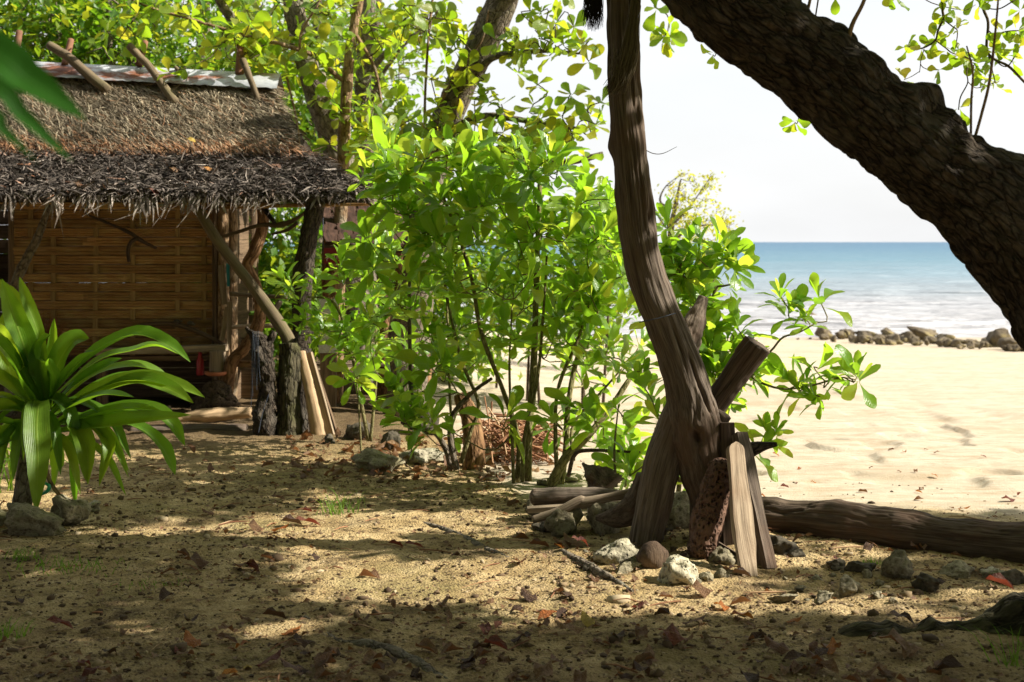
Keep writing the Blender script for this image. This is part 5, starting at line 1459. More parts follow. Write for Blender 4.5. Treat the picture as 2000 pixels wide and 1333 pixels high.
shrub('main leafy shrub filling the middle between hut and beach', (1030, 940),
      [dict(p=[(1030, 940, 9.0), (1032, 860, 9.0), (1040, 760, 9.05), (1045, 640, 9.1), (1050, 480, 9.1), (1055, 350, 9.1)], r=.03),
       dict(p=[(1010, 942, 8.95), (1012, 860, 8.95), (985, 770, 9.0), (940, 650, 9.0), (920, 540, 9.0), (880, 420, 9.0), (840, 330, 9.0)], r=.018),
       dict(p=[(1020, 942, 8.9), (1025, 850, 8.9), (1050, 740, 8.9), (1062, 600, 8.9), (1068, 500, 8.95)], r=.014),
       dict(p=[(1003, 944, 8.92), (1000, 850, 8.92), (995, 720, 8.95), (1000, 600, 9.0)], r=.012)],
      [(930, 360, 110, 75, 9.0, .5, 16), (1050, 400, 120, 100, 9.1, .5, 16), (900, 830, 120, 45, 9.0, .4, 5), (960, 500, 130, 90, 9.0, .5, 14), (1060, 560, 120, 110, 9.2, .6, 14), (1000, 670, 120, 70, 9.1, .5, 6)],
      [(880, 300, 8.8), (920, 290, 8.8), (1010, 290, 8.9), (1060, 330, 8.8), (800, 320, 9.0), (905, 335, 8.7), (990, 345, 8.7), (860, 390, 8.7), (1100, 330, 8.9), (830, 310, 8.8), (1030, 320, 8.9), (960, 300, 8.9)])
shrub('shrub with slanting stems between the main shrub and the post', (1082, 948),
      [dict(p=[(1075, 950, 8.8), (1105, 895, 8.8), (1150, 850, 8.8), (1190, 800, 8.85), (1230, 740, 8.9)], r=.034),
       dict(p=[(1095, 950, 8.9), (1105, 880, 8.95), (1110, 790, 9.0), (1130, 690, 9.1), (1170, 600, 9.2), (1205, 500, 9.2)], r=.022),
       dict(p=[(1090, 945, 8.85), (1085, 860, 8.85), (1090, 760, 8.9), (1130, 660, 8.9), (1160, 560, 8.95)], r=.016),
       dict(p=[(1120, 900, 8.9), (1120, 830, 9.0), (1180, 760, 9.0), (1215, 720, 9.0)], r=.012)],
      [(1150, 430, 75, 90, 9.2, .5, 12), (1180, 540, 70, 80, 9.1, .4, 8), (1150, 820, 70, 50, 8.9, .4, 5), (1130, 640, 90, 80, 9.1, .5, 9), (1190, 710, 80, 60, 9.1, .5, 5), (1180, 850, 80, 60, 8.9, .4, 2)],
      [(1180, 455, 8.7), (1150, 480, 8.75), (1190, 390, 8.8), (1230, 890, 8.7), (1215, 860, 8.7), (1160, 800, 8.7), (1130, 800, 8.7)])
shrub('shrub with crooked forked stems close to the hut', (892, 918),
      [dict(p=[(882, 918, 9.35), (872, 880, 9.35), (850, 845, 9.35), (820, 835, 9.4), (805, 790, 9.5), (800, 650, 9.5), (800, 480, 9.4)], r=.024, g=0),
       dict(p=[(892, 918, 9.3), (880, 860, 9.3), (885, 810, 9.3), (925, 765, 9.2), (960, 740, 9.1)], r=.024, g=0),
       dict(p=[(900, 905, 9.35), (920, 840, 9.35), (935, 790, 9.35), (900, 700, 9.4), (870, 560, 9.4), (860, 430, 9.4)], r=.016),
       dict(p=[(890, 900, 9.4), (880, 800, 9.5), (875, 650, 9.6), (870, 520, 9.6)], r=.012)],
      [(800, 400, 80, 70, 9.4, .5, 10), (770, 330, 70, 50, 9.5, .4, 6), (820, 530, 90, 80, 9.4, .5, 11), (780, 640, 90, 70, 9.5, .5, 8), (880, 640, 90, 90, 9.3, .5, 8), (760, 500, 60, 60, 9.6, .4, 5), (840, 770, 90, 60, 9.3, .4, 5)],
      [(745, 385, 9.0), (760, 330, 9.1), (795, 345, 9.1), (720, 470, 9.3)])
shrub('sunlit shrub behind the post with sprays over the beach', (1325, 985),
      [dict(p=[(1300, 985, 8.0), (1310, 900, 8.05), (1320, 820, 8.1), (1335, 740, 8.1), (1370, 650, 8.1), (1400, 560, 8.1)], r=.024),
       dict(p=[(1322, 985, 8.0), (1335, 890, 8.0), (1360, 800, 8.0), (1400, 740, 8.0), (1440, 700, 8.0)], r=.016),
       dict(p=[(1350, 715, 8.1), (1400, 712, 8.0), (1450, 705, 7.95), (1500, 690, 7.9), (1528, 660, 7.9), (1560, 650, 7.9), (1596, 630, 7.9)], r=.009),
       dict(p=[(1380, 760, 8.0), (1440, 720, 7.95), (1480, 745, 7.9), (1530, 760, 7.9), (1590, 752, 7.9), (1640, 738, 7.9), (1672, 742, 7.9)], r=.009),
       dict(p=[(1360, 900, 8.0), (1420, 905, 7.9), (1470, 880, 7.9), (1505, 858, 7.85)], r=.008)],
      [(1380, 520, 70, 60, 8.2, .35, 14), (1330, 600, 60, 80, 8.2, .35, 14), (1400, 640, 60, 60, 8.1, .3, 10), (1440, 720, 60, 60, 8.0, .3, 9), (1330, 700, 60, 60, 8.2, .35, 9), (1310, 500, 40, 60, 8.3, .3, 6), (1420, 760, 50, 40, 8.0, .2, 6), (1270, 760, 40, 70, 8.2, .3, 4), (1300, 470, 25, 40, 8.4, .2, 3)],
      [(1415, 505, 7.9), (1440, 520, 7.9), (1524, 578, 7.9), (1540, 610, 7.9), (1600, 585, 7.9), (1575, 625, 7.9), (1560, 765, 7.9), (1590, 775, 7.85), (1575, 745, 7.9), (1620, 745, 7.9), (1600, 720, 7.9), (1650, 730, 7.9), (1675, 735, 7.85), (1545, 740, 7.9), (1500, 850, 7.85), (1480, 875, 7.85), (1515, 840, 7.85), (1340, 940, 7.6), (1420, 485, 8.0), (1230, 930, 8.2), (1215, 915, 8.3)], leaf=.19)
for lb, base, stem, ros, lf in (
    ('lone seedling with big spread leaves on a bare thin stem', (706, 892), [(706, 892, 9.9), (702, 820, 9.9), (697, 745, 9.9)], [(695, 735, 9.88), (690, 745, 9.9)], .27),
    ('young shrub with drooping lit leaves left of the palm stump', (800, 895), [(808, 895, 9.6), (800, 850, 9.6), (790, 790, 9.6)], [(790, 780, 9.55), (795, 770, 9.6), (815, 760, 9.6), (775, 775, 9.5)], .22),
    ('small seedling at the sand edge behind the stubby log', (1222, 952), [(1222, 952, 8.4), (1222, 930, 8.4)], [(1224, 925, 8.4), (1235, 918, 8.35)], .13),
    ('slender upright seedling stem with leaves beside the left leg', (1204, 952), [(1204, 952, 8.2), (1200, 880, 8.2), (1208, 790, 8.2)], [(1206, 800, 8.2)], .12)):
    shrub(lb, base, [dict(p=stem, r=.009)], [], ros, leaf=lf, name='seedling', nleaf=(7, 9))
shrub('leafy shrub in front of the shack and rough post', (720, 860),
      [dict(p=[(720, 862, 10.6), (700, 760, 10.6), (680, 660, 10.6), (650, 590, 10.5), (600, 580, 10.4)], r=.016),
       dict(p=[(724, 862, 10.6), (735, 720, 10.6), (730, 560, 10.5)], r=.014)],
      [(690, 610, 70, 60, 10.5, .3, 12), (720, 520, 60, 60, 10.5, .3, 9), (650, 680, 60, 40, 10.5, .3, 7), (730, 690, 70, 50, 10.4, .3, 9), (740, 450, 40, 50, 10.4, .3, 6)],
      [(555, 548, 10.3), (570, 560, 10.3), (580, 590, 10.3), (590, 625, 10.3), (620, 560, 10.3), (665, 520, 10.3), (700, 520, 10.3), (600, 640, 10.4)], leaf=.16, most=220)

# ------------------------------------------------------------------ trees behind the hut and over the shrubs
AL_T = [leaf_tpl(OBO, .56, .22, .18, .2, 0, .2), leaf_tpl(OBO, .52, .35, .35, .25, 2, -.3), leaf_tpl(OBO, .60, .15, .05, .3, 3, .25), leaf_tpl(OBO, .55, .28, -.15, .3, 5, .1)]
AL_ME = tpl_meshes(AL_T, M['almond_leaf'], 'almond_leaf')
AL_LO = [leaf_tpl(OBO_LO, .56, .22, .18), leaf_tpl(OBO_LO, .54, .35, .35), leaf_tpl(OBO_LO, .58, .15, -.1)]
def tree(label, base, trunk, limbs, blobs, extra=(), leaf=.17, most=120, bark='bark_grey', group='trees behind the hut', nleaf=(5, 8), name='almond_tree', tilt=(45, 105), avoid=None, droop=.2):
    t = thing(name, label, 'tree', base, group)
    path, rad = trunk
    obj_tube('trunk', M[bark], t, path, rad, seg=28, rings=90, rough=.12, rs=5, groove=.06, seed=U(0, 20))
    nodes = nodes_of(path, rad, 20)[8:]
    for lp, lr in limbs:
        obj_tube('branch', M[bark if lr[0] > .02 else 'bark_brown'], t, lp, lr, seg=10, rings=40, rough=.14, rs=9, seed=U(0, 20))
        nodes += nodes_of(lp, lr, 12)
    targets = [P(*e) for e in extra]
    for (px, py, rx, ry, Y, dY, n) in blobs:
        for _ in range(n):
            a = U(0, 6.283); q = math.sqrt(U(0, 1))
            targets.append(P(px + math.cos(a) * q * rx, py + math.sin(a) * q * ry, Y + U(-dY, dY)))
    mb, tips = grow(nodes, targets, tip_r=.005, up=.12, kmax=.02, wob=.12)
    mb.build('twigs', M['twig'], t, kind='stuff')
    leaves = []
    for p, d in tips:
        d = (d * .6 + Vector((U(-.4, .4), U(-.4, .4), U(.2, .9)))).normalized()
        leaves += rosette(p, d, RND.randint(*nleaf), leaf * U(.75, 1.15), tilt, .03, droop)
    place_leaves(leaves, AL_ME, AL_T, t, M['almond_leaf'], most, rest_tpls=AL_LO)
    return t
def base_at(px, Y): return Vector((P(px, 0, Y).x, Y, float(gz(P(px, 0, Y).x, Y))))
b1 = base_at(700, 14.6)
tree('dark leaning tree trunk rising behind the open end of the roof', b1,
     ([b1, P(690, 500, 14.6), P(668, 330, 14.5), P(640, 235, 14.5), P(606, 140, 14.5), P(580, 40, 14.5), P(566, -80, 14.5), P(560, -300, 14.6)], [.22, .19, .16, .145, .13, .115, .11, .08]),
     [([P(592, 90, 14.5), P(540, 70, 14.3), P(480, 62, 14.1), P(448, 30, 14.0), P(410, -30, 13.9)], [.07, .065, .055, .05, .04]),
      ([P(575, 20, 14.5), P(620, -60, 14.4), P(700, -140, 14.4)], [.06, .05, .03])],
     [(560, 60, 120, 90, 14.2, .7, 26), (470, 100, 110, 60, 14.0, .6, 16), (640, 200, 60, 90, 14.4, .4, 9), (600, -60, 200, 60, 14.3, .8, 20)], leaf=.19)
b2 = base_at(655, 13.6)
tree('slim pale trunk with a long bare branch reaching over the roof', b2,
     ([b2, P(662, 500, 13.6), P(670, 330, 13.6), P(678, 160, 13.6), P(690, 60, 13.6), P(706, -40, 13.6), P(716, -220, 13.6)], [.075, .066, .058, .050, .046, .042, .03]),
     [([P(682, 166, 13.6), P(650, 142, 13.55), P(618, 112, 13.5), P(560, 90, 13.4), P(480, 70, 13.2), P(380, 40, 13.1), P(290, 14, 13.0), P(220, -20, 12.9)], [.024, .026, .026, .022, .018, .014, .012, .008]),
      ([P(585, 98, 13.4), P(590, 60, 13.4), P(620, 10, 13.4), P(640, -40, 13.4)], [.014, .012, .010, .008]),
      ([P(560, 150, 13.6), P(580, 240, 13.6), P(585, 300, 13.6)], [.012, .012, .012]),
      ([P(690, 60, 13.6), P(730, 130, 13.5), P(745, 200, 13.5)], [.02, .016, .012])],
     [(700, 60, 90, 80, 13.5, .4, 16), (560, 110, 90, 40, 13.3, .3, 10), (720, 250, 50, 80, 13.3, .4, 12), (430, 60, 120, 40, 13.1, .3, 9), (250, 40, 120, 40, 12.95, .2, 5)],
     [(300, 8, 12.9), (330, 140, 12.8), (360, 130, 12.8)], bark='bark_brown', leaf=.19)
b3 = base_at(730, 15.6)
tree('dark straight trunk between the slim pale trunk and the open sky', b3,
     ([b3, P(716, 400, 15.6), P(708, 200, 15.6), P(716, 60, 15.6), P(722, -80, 15.6), P(726, -300, 15.6)], [.14, .12, .095, .085, .08, .06]),
     [([P(712, 150, 15.6), P(770, 90, 15.4), P(830, 60, 15.3)], [.04, .03, .02]), ([P(705, 250, 15.6), P(740, 160, 15.4), P(780, 100, 15.3), P(830, 50, 15.3)], [.03, .025, .02, .012])],
     [(740, 120, 110, 110, 15.4, .6, 30), (790, 240, 80, 70, 15.2, .5, 15), (840, 40, 80, 60, 15.2, .5, 14)], leaf=.19)
b4 = base_at(790, 12.9)
tree('thick tree trunk leaning to the right over the shrubs', b4,
     ([b4, P(812, 560, 12.9), P(840, 380, 12.9), P(856, 290, 12.85), P(872, 235, 12.8), P(905, 160, 12.7), P(938, 95, 12.6), P(978, 10, 12.5), P(1000, -60, 12.4), P(1060, -220, 12.3)], [.20, .17, .155, .145, .14, .135, .135, .135, .12, .08]),
     [([P(915, 165, 12.7), P(960, 115, 12.4), P(1010, 104, 12.2), P(1075, 100, 12.0), P(1130, 105, 11.9)], [.04, .03, .024, .018, .01]),
      ([P(862, 262, 12.8), P(940, 228, 12.5), P(1000, 232, 12.3), P(1060, 242, 12.1), P(1130, 252, 12.0)], [.035, .03, .026, .022, .014]),
      ([P(858, 300, 12.8), P(960, 310, 12.4), P(1060, 318, 12.1), P(1120, 315, 12.0), P(1178, 301, 11.95)], [.035, .032, .032, .03, .022]),
      ([P(850, 240, 12.8), P(870, 180, 12.6), P(900, 130, 12.5), P(940, 80, 12.4), P(955, 20, 12.4)], [.016, .015, .013, .012, .01]),
      ([P(832, 300, 12.8), P(830, 200, 12.7), P(838, 60, 12.6), P(850, -40, 12.6)], [.016, .014, .012, .01]),
      ([P(985, 0, 12.5), P(1080, -60, 12.2), P(1200, -90, 12.0), P(1330, -60, 11.8)], [.06, .045, .03, .02])],
     [(1060, 90, 110, 28, 12.0, .25, 13), (940, 130, 90, 60, 12.3, .4, 9), (1090, 225, 90, 45, 12.0, .4, 17), (980, 250, 90, 60, 12.2, .4, 11), (880, 200, 60, 90, 12.4, .4, 9), (800, 290, 70, 60, 12.3, .4, 11), (1100, 20, 80, 40, 12.0, .3, 7), (860, 60, 100, 60, 12.4, .4, 11), (1060, 300, 90, 50, 11.9, .3, 9), (1290, 45, 40, 30, 11.7, .2, 4), (900, 300, 90, 40, 12.1, .3, 8)],
     [(1050, 165, 11.9), (1085, 80, 11.8), (1150, 120, 11.8), (1175, 200, 11.8), (1552, 250, 11.6)][:4], leaf=.17, most=260)

# forest further back: one trunk and one crown for each tree
FO_T = [leaf_tpl(OVAL_LO, .55, .25, .2), leaf_tpl(OVAL_LO, .5, .4, .4), leaf_tpl(OVAL_LO, .6, .1, -.1)]
def clump_leaves(clumps, per, rad, ln):
    out = []
    for c in clumps:
        k = U(.6, 1.2)
        for _ in range(int(per * k)):
            o = Vector((rng.normal(0, rad * k), rng.normal(0, rad * k), rng.normal(0, rad * .65 * k)))
            y = Vector((U(-1, 1), U(-1, 1), U(-.9, .3)))
            out.append((c + o, basis(y, (U(-.7, .7), U(-.7, .7), 1)), ln * U(.6, 1.3), U(0, 1)))
    return out
def forest_tree(label, px, Y, top, r, crown, nclump, leaf=.13, per=54, trunkless=False, bend=0):
    b = base_at(px, Y)
    t = thing('forest_tree', label, 'tree', b, 'forest behind the hut')
    path = [b, b.lerp(P(px + bend, top, Y), .5) + Vector((U(-.2, .2), 0, 0)), P(px + bend, top, Y)]
    obj_tube('trunk', M['bark_grey'], t, path, [r, r * .75, r * .4], seg=14, rings=40, rough=.15, rs=4)
    nodes = nodes_of(path, [r, r * .75, r * .4], 14)[4:]
    cl = []
    for (cx, cy, rx, ry, dY) in crown:
        for _ in range(nclump // len(crown)):
            a = U(0, 6.283); q = U(0, 1) ** .5
            cl.append(P(cx + math.cos(a) * q * rx, cy + math.sin(a) * q * ry, Y + U(-dY, dY)))
    mb, tips = grow(nodes, cl, tip_r=.008, up=.1, kmax=.05, wob=.25)
    mb.build('branches', M['bark_grey'], t, kind='stuff')
    bake_leaves(MB(), clump_leaves(cl, per, .30, leaf), FO_T).build('crown', M['forest_leaf'], t, kind='stuff')
forest_tree('forest tree with grey forked trunk above the middle of the ridge', 268, 17.0, -200, .14, [(230, 60, 200, 110, .9), (120, -80, 250, 80, .9)], 60, bend=-6)
forest_tree('forest tree with a thin crooked trunk above the ridge sheet', 222, 16.2, -140, .07, [(180, 60, 120, 70, .6)], 30, bend=-12)
forest_tree('leafy forest tree at the frame edge above the roof', -40, 16.5, -150, .13, [(0, 60, 150, 120, .9), (60, 180, 120, 60, .6)], 64)
forest_tree('bright forest tree behind the dark leaning trunk', 480, 18.0, -220, .12, [(480, 90, 170, 140, 1.0), (400, 200, 140, 90, .8)], 70)
forest_tree('bright forest tree filling the gap beside the slim pale trunk', 640, 18.5, -200, .12, [(620, 160, 130, 150, 1.0), (600, 330, 110, 90, .8)], 66)
forest_tree('dark forest tree far behind the hut roof', 120, 21.0, -260, .16, [(120, 20, 260, 160, 1.2), (250, 180, 200, 100, 1.0)], 80, leaf=.16)
forest_tree('tall forest tree far behind the leaning trunks', 400, 22.5, -300, .17, [(400, 20, 260, 180, 1.2), (560, 240, 160, 140, 1.2)], 84, leaf=.13)
forest_tree('pale green forest tree beside the open sky', 740, 20.0, -150, .12, [(730, 110, 90, 160, 1.0), (760, 330, 80, 80, .8)], 40, leaf=.11)
# low growth seen under the roof and through the shack
def thicket(label, blobs, leaf=.12, per=80):
    b = base_at(blobs[0][0], blobs[0][4])
    t = thing('thicket', label, 'bush', b, 'undergrowth behind the hut')
    cl = []
    for (cx, cy, rx, ry, Y, dY, n) in blobs:
        for _ in range(n):
            c = P(cx + U(-rx, rx), cy + U(-ry, ry), Y + U(-dY, dY)); c.z = max(.12, c.z); cl.append(c)
    nodes = []
    for k in range(5):
        c = RND.choice(cl); f = Vector((c.x + U(-.2, .2), c.y, float(gz(c.x, c.y))))
        obj_tube('stem', M['twig'], t, [f, c], [.02, .01], seg=6, rings=8, rough=.1)
        nodes += nodes_of([f, c], [.02, .01], 8)
    mb, tips = grow(nodes, cl, tip_r=.005, kmax=.012, up=.3)
    mb.build('twigs', M['twig'], t, kind='stuff')
    bake_leaves(MB(), clump_leaves(cl, per, .22, leaf), FO_T).build('foliage', M['forest_leaf'], t, kind='stuff')
thicket('bright bush seen under the roof between the hut posts', [(510, 500, 90, 90, 15.0, .6, 34), (540, 640, 80, 60, 15.0, .6, 14)])
thicket('bush behind the shack', [(690, 560, 120, 120, 16.5, .7, 40), (760, 420, 70, 60, 16.5, .6, 14)])
thicket('low bush in the distance behind the shrubs', [(840, 640, 130, 120, 17.0, .8, 40), (940, 520, 100, 110, 16.5, .8, 26)])
thicket('pale bush at the far edge of the beach behind the shrubs', [(1080, 600, 120, 90, 15.0, .8, 26), (1180, 470, 60, 70, 15.0, .6, 14)])
thicket('shaded undergrowth deep behind the hut', [(520, 640, 260, 110, 19.5, .8, 60), (200, 560, 300, 160, 20, .8, 40)], leaf=.17)

# young pale tree on the beach beyond the post
pb = base_at(1322, 22)
pt = thing('pale_tree', 'airy yellow-green young tree on the beach beyond the post', 'tree', pb)
tr = ([pb, P(1318, 560, 22), P(1310, 460, 22), P(1322, 390, 22), P(1330, 350, 22)], [.08, .06, .045, .03, .012])
obj_tube('trunk', M['bark_grey'], pt, tr[0], tr[1], seg=12, rings=40, rough=.15)
nodes = nodes_of(*tr, 16)[6:]
for lp, lr in (([P(1312, 470, 22), P(1345, 450, 22), P(1380, 440, 22), P(1425, 446, 22)], [.03, .025, .018, .006]), ([P(1320, 410, 22), P(1290, 395, 22), P(1300, 365, 22), P(1335, 338, 22)], [.02, .018, .012, .005]), ([P(1314, 440, 22), P(1350, 400, 22), P(1385, 350, 22)], [.025, .015, .006]), ([P(1312, 455, 22), P(1290, 430, 22), P(1262, 370, 22)], [.02, .015, .006])):
    obj_tube('branch', M['bark_grey'], pt, lp, lr, seg=6, rings=20, rough=.12); nodes += nodes_of(lp, lr, 10)
cl = []
for (cx, cy, rx, ry, n) in ((1350, 375, 45, 35, 34), (1375, 420, 50, 30, 34), (1330, 440, 40, 40, 28), (1350, 480, 60, 25, 22), (1385, 345, 12, 10, 3), (1410, 440, 25, 12, 8)):
    for _ in range(n):
        a = U(0, 6.283); q = U(0, 1) ** .5
        cl.append(P(cx + math.cos(a) * q * rx, cy + math.sin(a) * q * ry, 22 + U(-.5, .5)))
mb, tips = grow(nodes, cl, tip_r=.004, kmax=.012, up=.1, wob=.06)
mb.build('twigs', M['twig'], pt, kind='stuff')
bake_leaves(MB(), clump_leaves(cl, 11, .085, .075), FO_T).build('crown', M['pale_leaf'], pt, kind='stuff')
# ------------------------------------------------------------------ unseen trees added over, beside and behind the camera to cut sky light
def added_shade_tree(label, x, y, h, r, crown, n, leaf=.46):
    b = Vector((x, y, 0))
    t = thing('added_shade_tree', label, 'tree', b, 'unseen trees added to shade the scene')
    top = Vector((x + U(-.6, .6), y + U(-.6, .6), h))
    path = [b, b.lerp(top, .5) + Vector((U(-.3, .3), U(-.3, .3), 0)), top]
    obj_tube('trunk', M['bark_grey'], t, path, [r, r * .8, r * .5], seg=12, rings=24, rough=.12, rs=4)
    cl = []
    (cx, cy, cz), (rx, ry, rz) = crown
    for _ in range(n):
        while True:
            q = Vector((U(-1, 1), U(-1, 1), U(-1, 1)))
            if q.length < 1: break
        cl.append(Vector((cx + q.x * rx, cy + q.y * ry, cz + q.z * rz)))
    mb, tips = grow(nodes_of(path, [r, r * .8, r * .5], 12)[6:], cl, tip_r=.01, kmax=.07, up=.1, wob=.3)
    mb.build('branches', M['bark_grey'], t, kind='stuff')
    bake_leaves(MB(), clump_leaves(cl, 62, .42, leaf), FO_T).build('crown', M['forest_leaf'], t, kind='stuff')
added_shade_tree('unseen tree added to shade the open ground left of the camera', -5.6, 4.5, 6.5, .16, ((-4.0, 5.0, 6.8), (2.8, 3.2, 1.3)), 46)
added_shade_tree('unseen tree added to shade the ground before the hut', -6.4, 9.0, 7.0, .17, ((-5.6, 8.2, 7.2), (2.2, 2.0, 1.4)), 24)
added_shade_tree('unseen tree added for shade, its crown over the camera', -1.9, -1.6, 6.5, .18, ((-1.2, 1.5, 6.6), (3.4, 3.2, 1.4)), 56)
added_shade_tree('unseen shade tree added beside the camera on the beach side', 4.6, -1.0, 6.0, .17, ((3.6, -1.0, 4.6), (2.8, 2.2, 2.2)), 50)
added_shade_tree('unseen shade tree added behind the camera', 0.6, -5.0, 7.5, .2, ((.6, -5.0, 4.4), (3.6, 2.0, 3.6)), 80)
added_shade_tree('unseen shade tree added behind the camera towards the hut side', -5.0, -4.2, 7.5, .2, ((-5.0, -4.2, 4.2), (3.6, 2.0, 3.6)), 80)
added_shade_tree('unseen shade tree added left of the camera', -7.2, 0.5, 7.5, .2, ((-7.0, 0.5, 4.2), (2.2, 3.4, 3.6)), 80)
added_shade_tree('unseen shade tree added at the far left before the hut', -8.0, 7.0, 7.5, .2, ((-8.2, 7.0, 4.0), (2.0, 3.6, 3.6)), 80)
added_shade_tree('unseen shade tree added behind the camera on the beach side', 6.5, -4.6, 7.5, .2, ((6.4, -4.6, 4.2), (3.4, 1.9, 3.6)), 80)
added_shade_tree('unseen shade tree added between camera and hut', -3.6, 1.8, 7.0, .16, ((-3.2, 2.4, 7.4), (3.0, 3.4, 1.2)), 56)
added_shade_tree('unseen shade tree added with its crown over the foreground', 4.4, 2.2, 7.0, .16, ((1.8, 4.0, 7.4), (2.2, 3.6, .9)), 56)
added_shade_tree('tall unseen shade tree added over the shrubs on the hut side', -6.9, 11.4, 7.5, .18, ((-3.0, 8.0, 8.0), (3.0, 2.6, .9)), 56)
# ------------------------------------------------------------------ big leaning tree at the right
TB = Vector((2.34, 5.1, 0))
big = thing('leaning_tree', 'huge dark rough-barked trunk arching over the beach', 'tree', TB)
tp = [(1170, -330, 72, 5.0), (1285, -130, 74, 5.02), (1412, 8, 77, 5.04), (1502, 74, 79, 5.05), (1598, 141, 81, 5.06), (1700, 227, 82, 5.07), (1812, 318, 86, 5.08), (1914, 392, 100, 5.09), (2018, 506, 106, 5.1), (2098, 622, 110, 5.1), (2165, 770, 116, 5.1), (2215, 930, 126, 5.1), (2248, 1100, 150, 5.1), (2270, 1310, 230, 5.1)][::-1]
tpath = [P(x, y, Y) for x, y, r, Y in tp]
trad = [r / F * Y for x, y, r, Y in tp]
def bark_shape(R_, th, f, L):
    q = np.stack([np.cos(th) * R_, np.sin(th) * R_, L], -1)
    a = fbm(q * np.array([9, 9, 5.0]), 3, .6)
    plate = np.abs(vnoise(q * np.array([27, 27, 8.0]) + .35 * a[..., None] + 31)) ** .5
    R_ = R_ * (1 + .035 * a) + .022 * (plate - .5) + .010 * vnoise(q * np.array([60, 60, 26.0])) + .012 * np.maximum(0, vnoise(q * np.array([14, 14, 9.0]) + 50) - .3)
    def knot(fc, thc, h, wf, wt):
        d = np.angle(np.exp(1j * (th - thc)))
        return h * np.exp(-(d / wt) ** 2 - ((f - fc) / wf) ** 2)
    k = 0
    for (fc, thc, h, wf, wt) in KNOTS: k = k + knot(fc, thc, h, wf, wt)
    return R_ + k * (1 + .5 * vnoise(q * 14 + 9))
# swellings where old limbs broke off: along the trunk, round it, height, length, width
KNOTS = [(.585, 1.62, .060, .020, .40), (.545, 1.3, .045, .018, .35), (.43, 1.75, .05, .024, .5), (.46, 1.55, .045, .018, .4), (.705, 1.6, .04, .02, .4), (.60, 1.2, .03, .02, .4), (.77, 1.65, .035, .022, .5), (.66, .9, .03, .02, .4)]
C_ = catmull(tpath, 40); T_, A_, B_2 = frames(C_)
# find which turn round the trunk looks up and away from the sea
upish = []
for i in range(40):
    v = np.array([.6, 0, .8]); upish.append(math.atan2(v.dot(B_2[i]), v.dot(A_[i])))
th_up = upish[20]
KNOTS = [(fc, th_up + (thc - 1.6), h, wf, wt) for fc, thc, h, wf, wt in KNOTS]
obj_tube('trunk', M['bark_dark'], big, tpath, trad, seg=190, rings=620, func=bark_shape)
# second limb, added outside the frame, carries the crown shaped to shade the foreground
l2 = [Vector((2.36, 5.05, .4)), Vector((2.8, 4.7, 1.6)), Vector((3.3, 4.5, 2.8)), Vector((3.8, 4.4, 4.0)), Vector((4.1, 4.5, 5.2))]
obj_tube('limb', M['bark_dark'], big, l2, [.26, .22, .19, .15, .08], seg=30, rings=80, rough=.15, rs=5)  # added limb, outside the frame
nodes = nodes_of(l2, [.26, .22, .19, .15, .08], 16)[7:]
for lp, lr in (([l2[2], Vector((4.4, 5.0, 3.6)), Vector((5.6, 4.6, 4.4)), Vector((6.8, 4.4, 5.0))], [.15, .12, .09, .05]), ([l2[3], Vector((3.4, 4.6, 4.6)), Vector((2.6, 4.0, 5.2))], [.12, .08, .04]),
               ([l2[3], Vector((4.4, 6.0, 4.6)), Vector((4.8, 6.8, 5.2))], [.10, .07, .03]), ([l2[2], Vector((4.2, 4.4, 3.5)), Vector((5.0, 3.6, 4.0))], [.12, .08, .04]), ([Vector(tpath[-1]), Vector((.2, 4.7, 3.9)), Vector((0.2, 4.3, 4.8)), Vector((1.0, 4.0, 5.2))], [.16, .13, .09, .05])):
    obj_tube('limb', M['bark_dark'], big, lp, lr, seg=16, rings=40, rough=.15, rs=5)  # branches for the added shade crown
    nodes += nodes_of(lp, lr, 14)[3:]
# gaps left in the unseen crown to let sun flecks through: centre and half-size in pixels of the photograph
LIT = [(-200, 985, 300, 40), (840, 968, 220, 26), (760, 1025, 330, 17), (640, 1050, 120, 12), (800, 1140, 180, 34), (700, 1105, 120, 12), (1110, 1150, 140, 48), (1390, 1170, 150, 36), (1790, 1196, 120, 22), (1600, 1075, 110, 26), (360, 894, 180, 12), (300, 1050, 110, 10), (250, 1215, 20, 4), (960, 1045, 120, 20), (1440, 1000, 30, 110), (560, 1235, 10, 2), (1000, 1225, 30, 2), (1180, 1290, 20, 2), (1330, 1120, 60, 20), (1640, 1180, 60, 8), (640, 905, 200, 10), (1480, 950, 60, 60), (1100, 1005, 60, 26), (1300, 420, 60, 400)]
shade_canopy = []
tries = 0
while len(shade_canopy) < 1400 and tries < 22000:
    tries += 1
    gx_, gy_ = U(-4.6, 3.3), U(3.9, 8.7)
    bshade = U(0, 1)
    q = pix((gx_, gy_, 0))
    if gy_ > 7.55 + .12 * gx_ and gx_ > .2: continue
    hit = False
    for cx, cy, rx, ry in LIT:
        if ((q[0] - cx) / (rx + 62)) ** 2 + ((q[1] - cy) / (ry + 18)) ** 2 < 1: hit = True; break
    if hit and U(0, 1) < .96: continue
    h = U(3.3, 5.6)
    p = Vector((gx_, gy_, 0)) + SUN * (h / SUN.z)
    s = pix(p)
    if -80 < s[0] < 2080 and s[1] > -60: continue
    shade_canopy.append(p)
mb, tips = grow(nodes, shade_canopy, tip_r=.006, kmax=.04, up=.05, wob=.15)
mb.build('twigs', M['twig'], big, kind='stuff')
lv = []
for p, d in tips:
    lv += rosette(p, (SUN * .7 + Vector((U(-.4, .4), U(-.4, .4), U(0, .5)))).normalized(), RND.randint(5, 8), .17 * U(.8, 1.15), (50, 100), .03, .1)
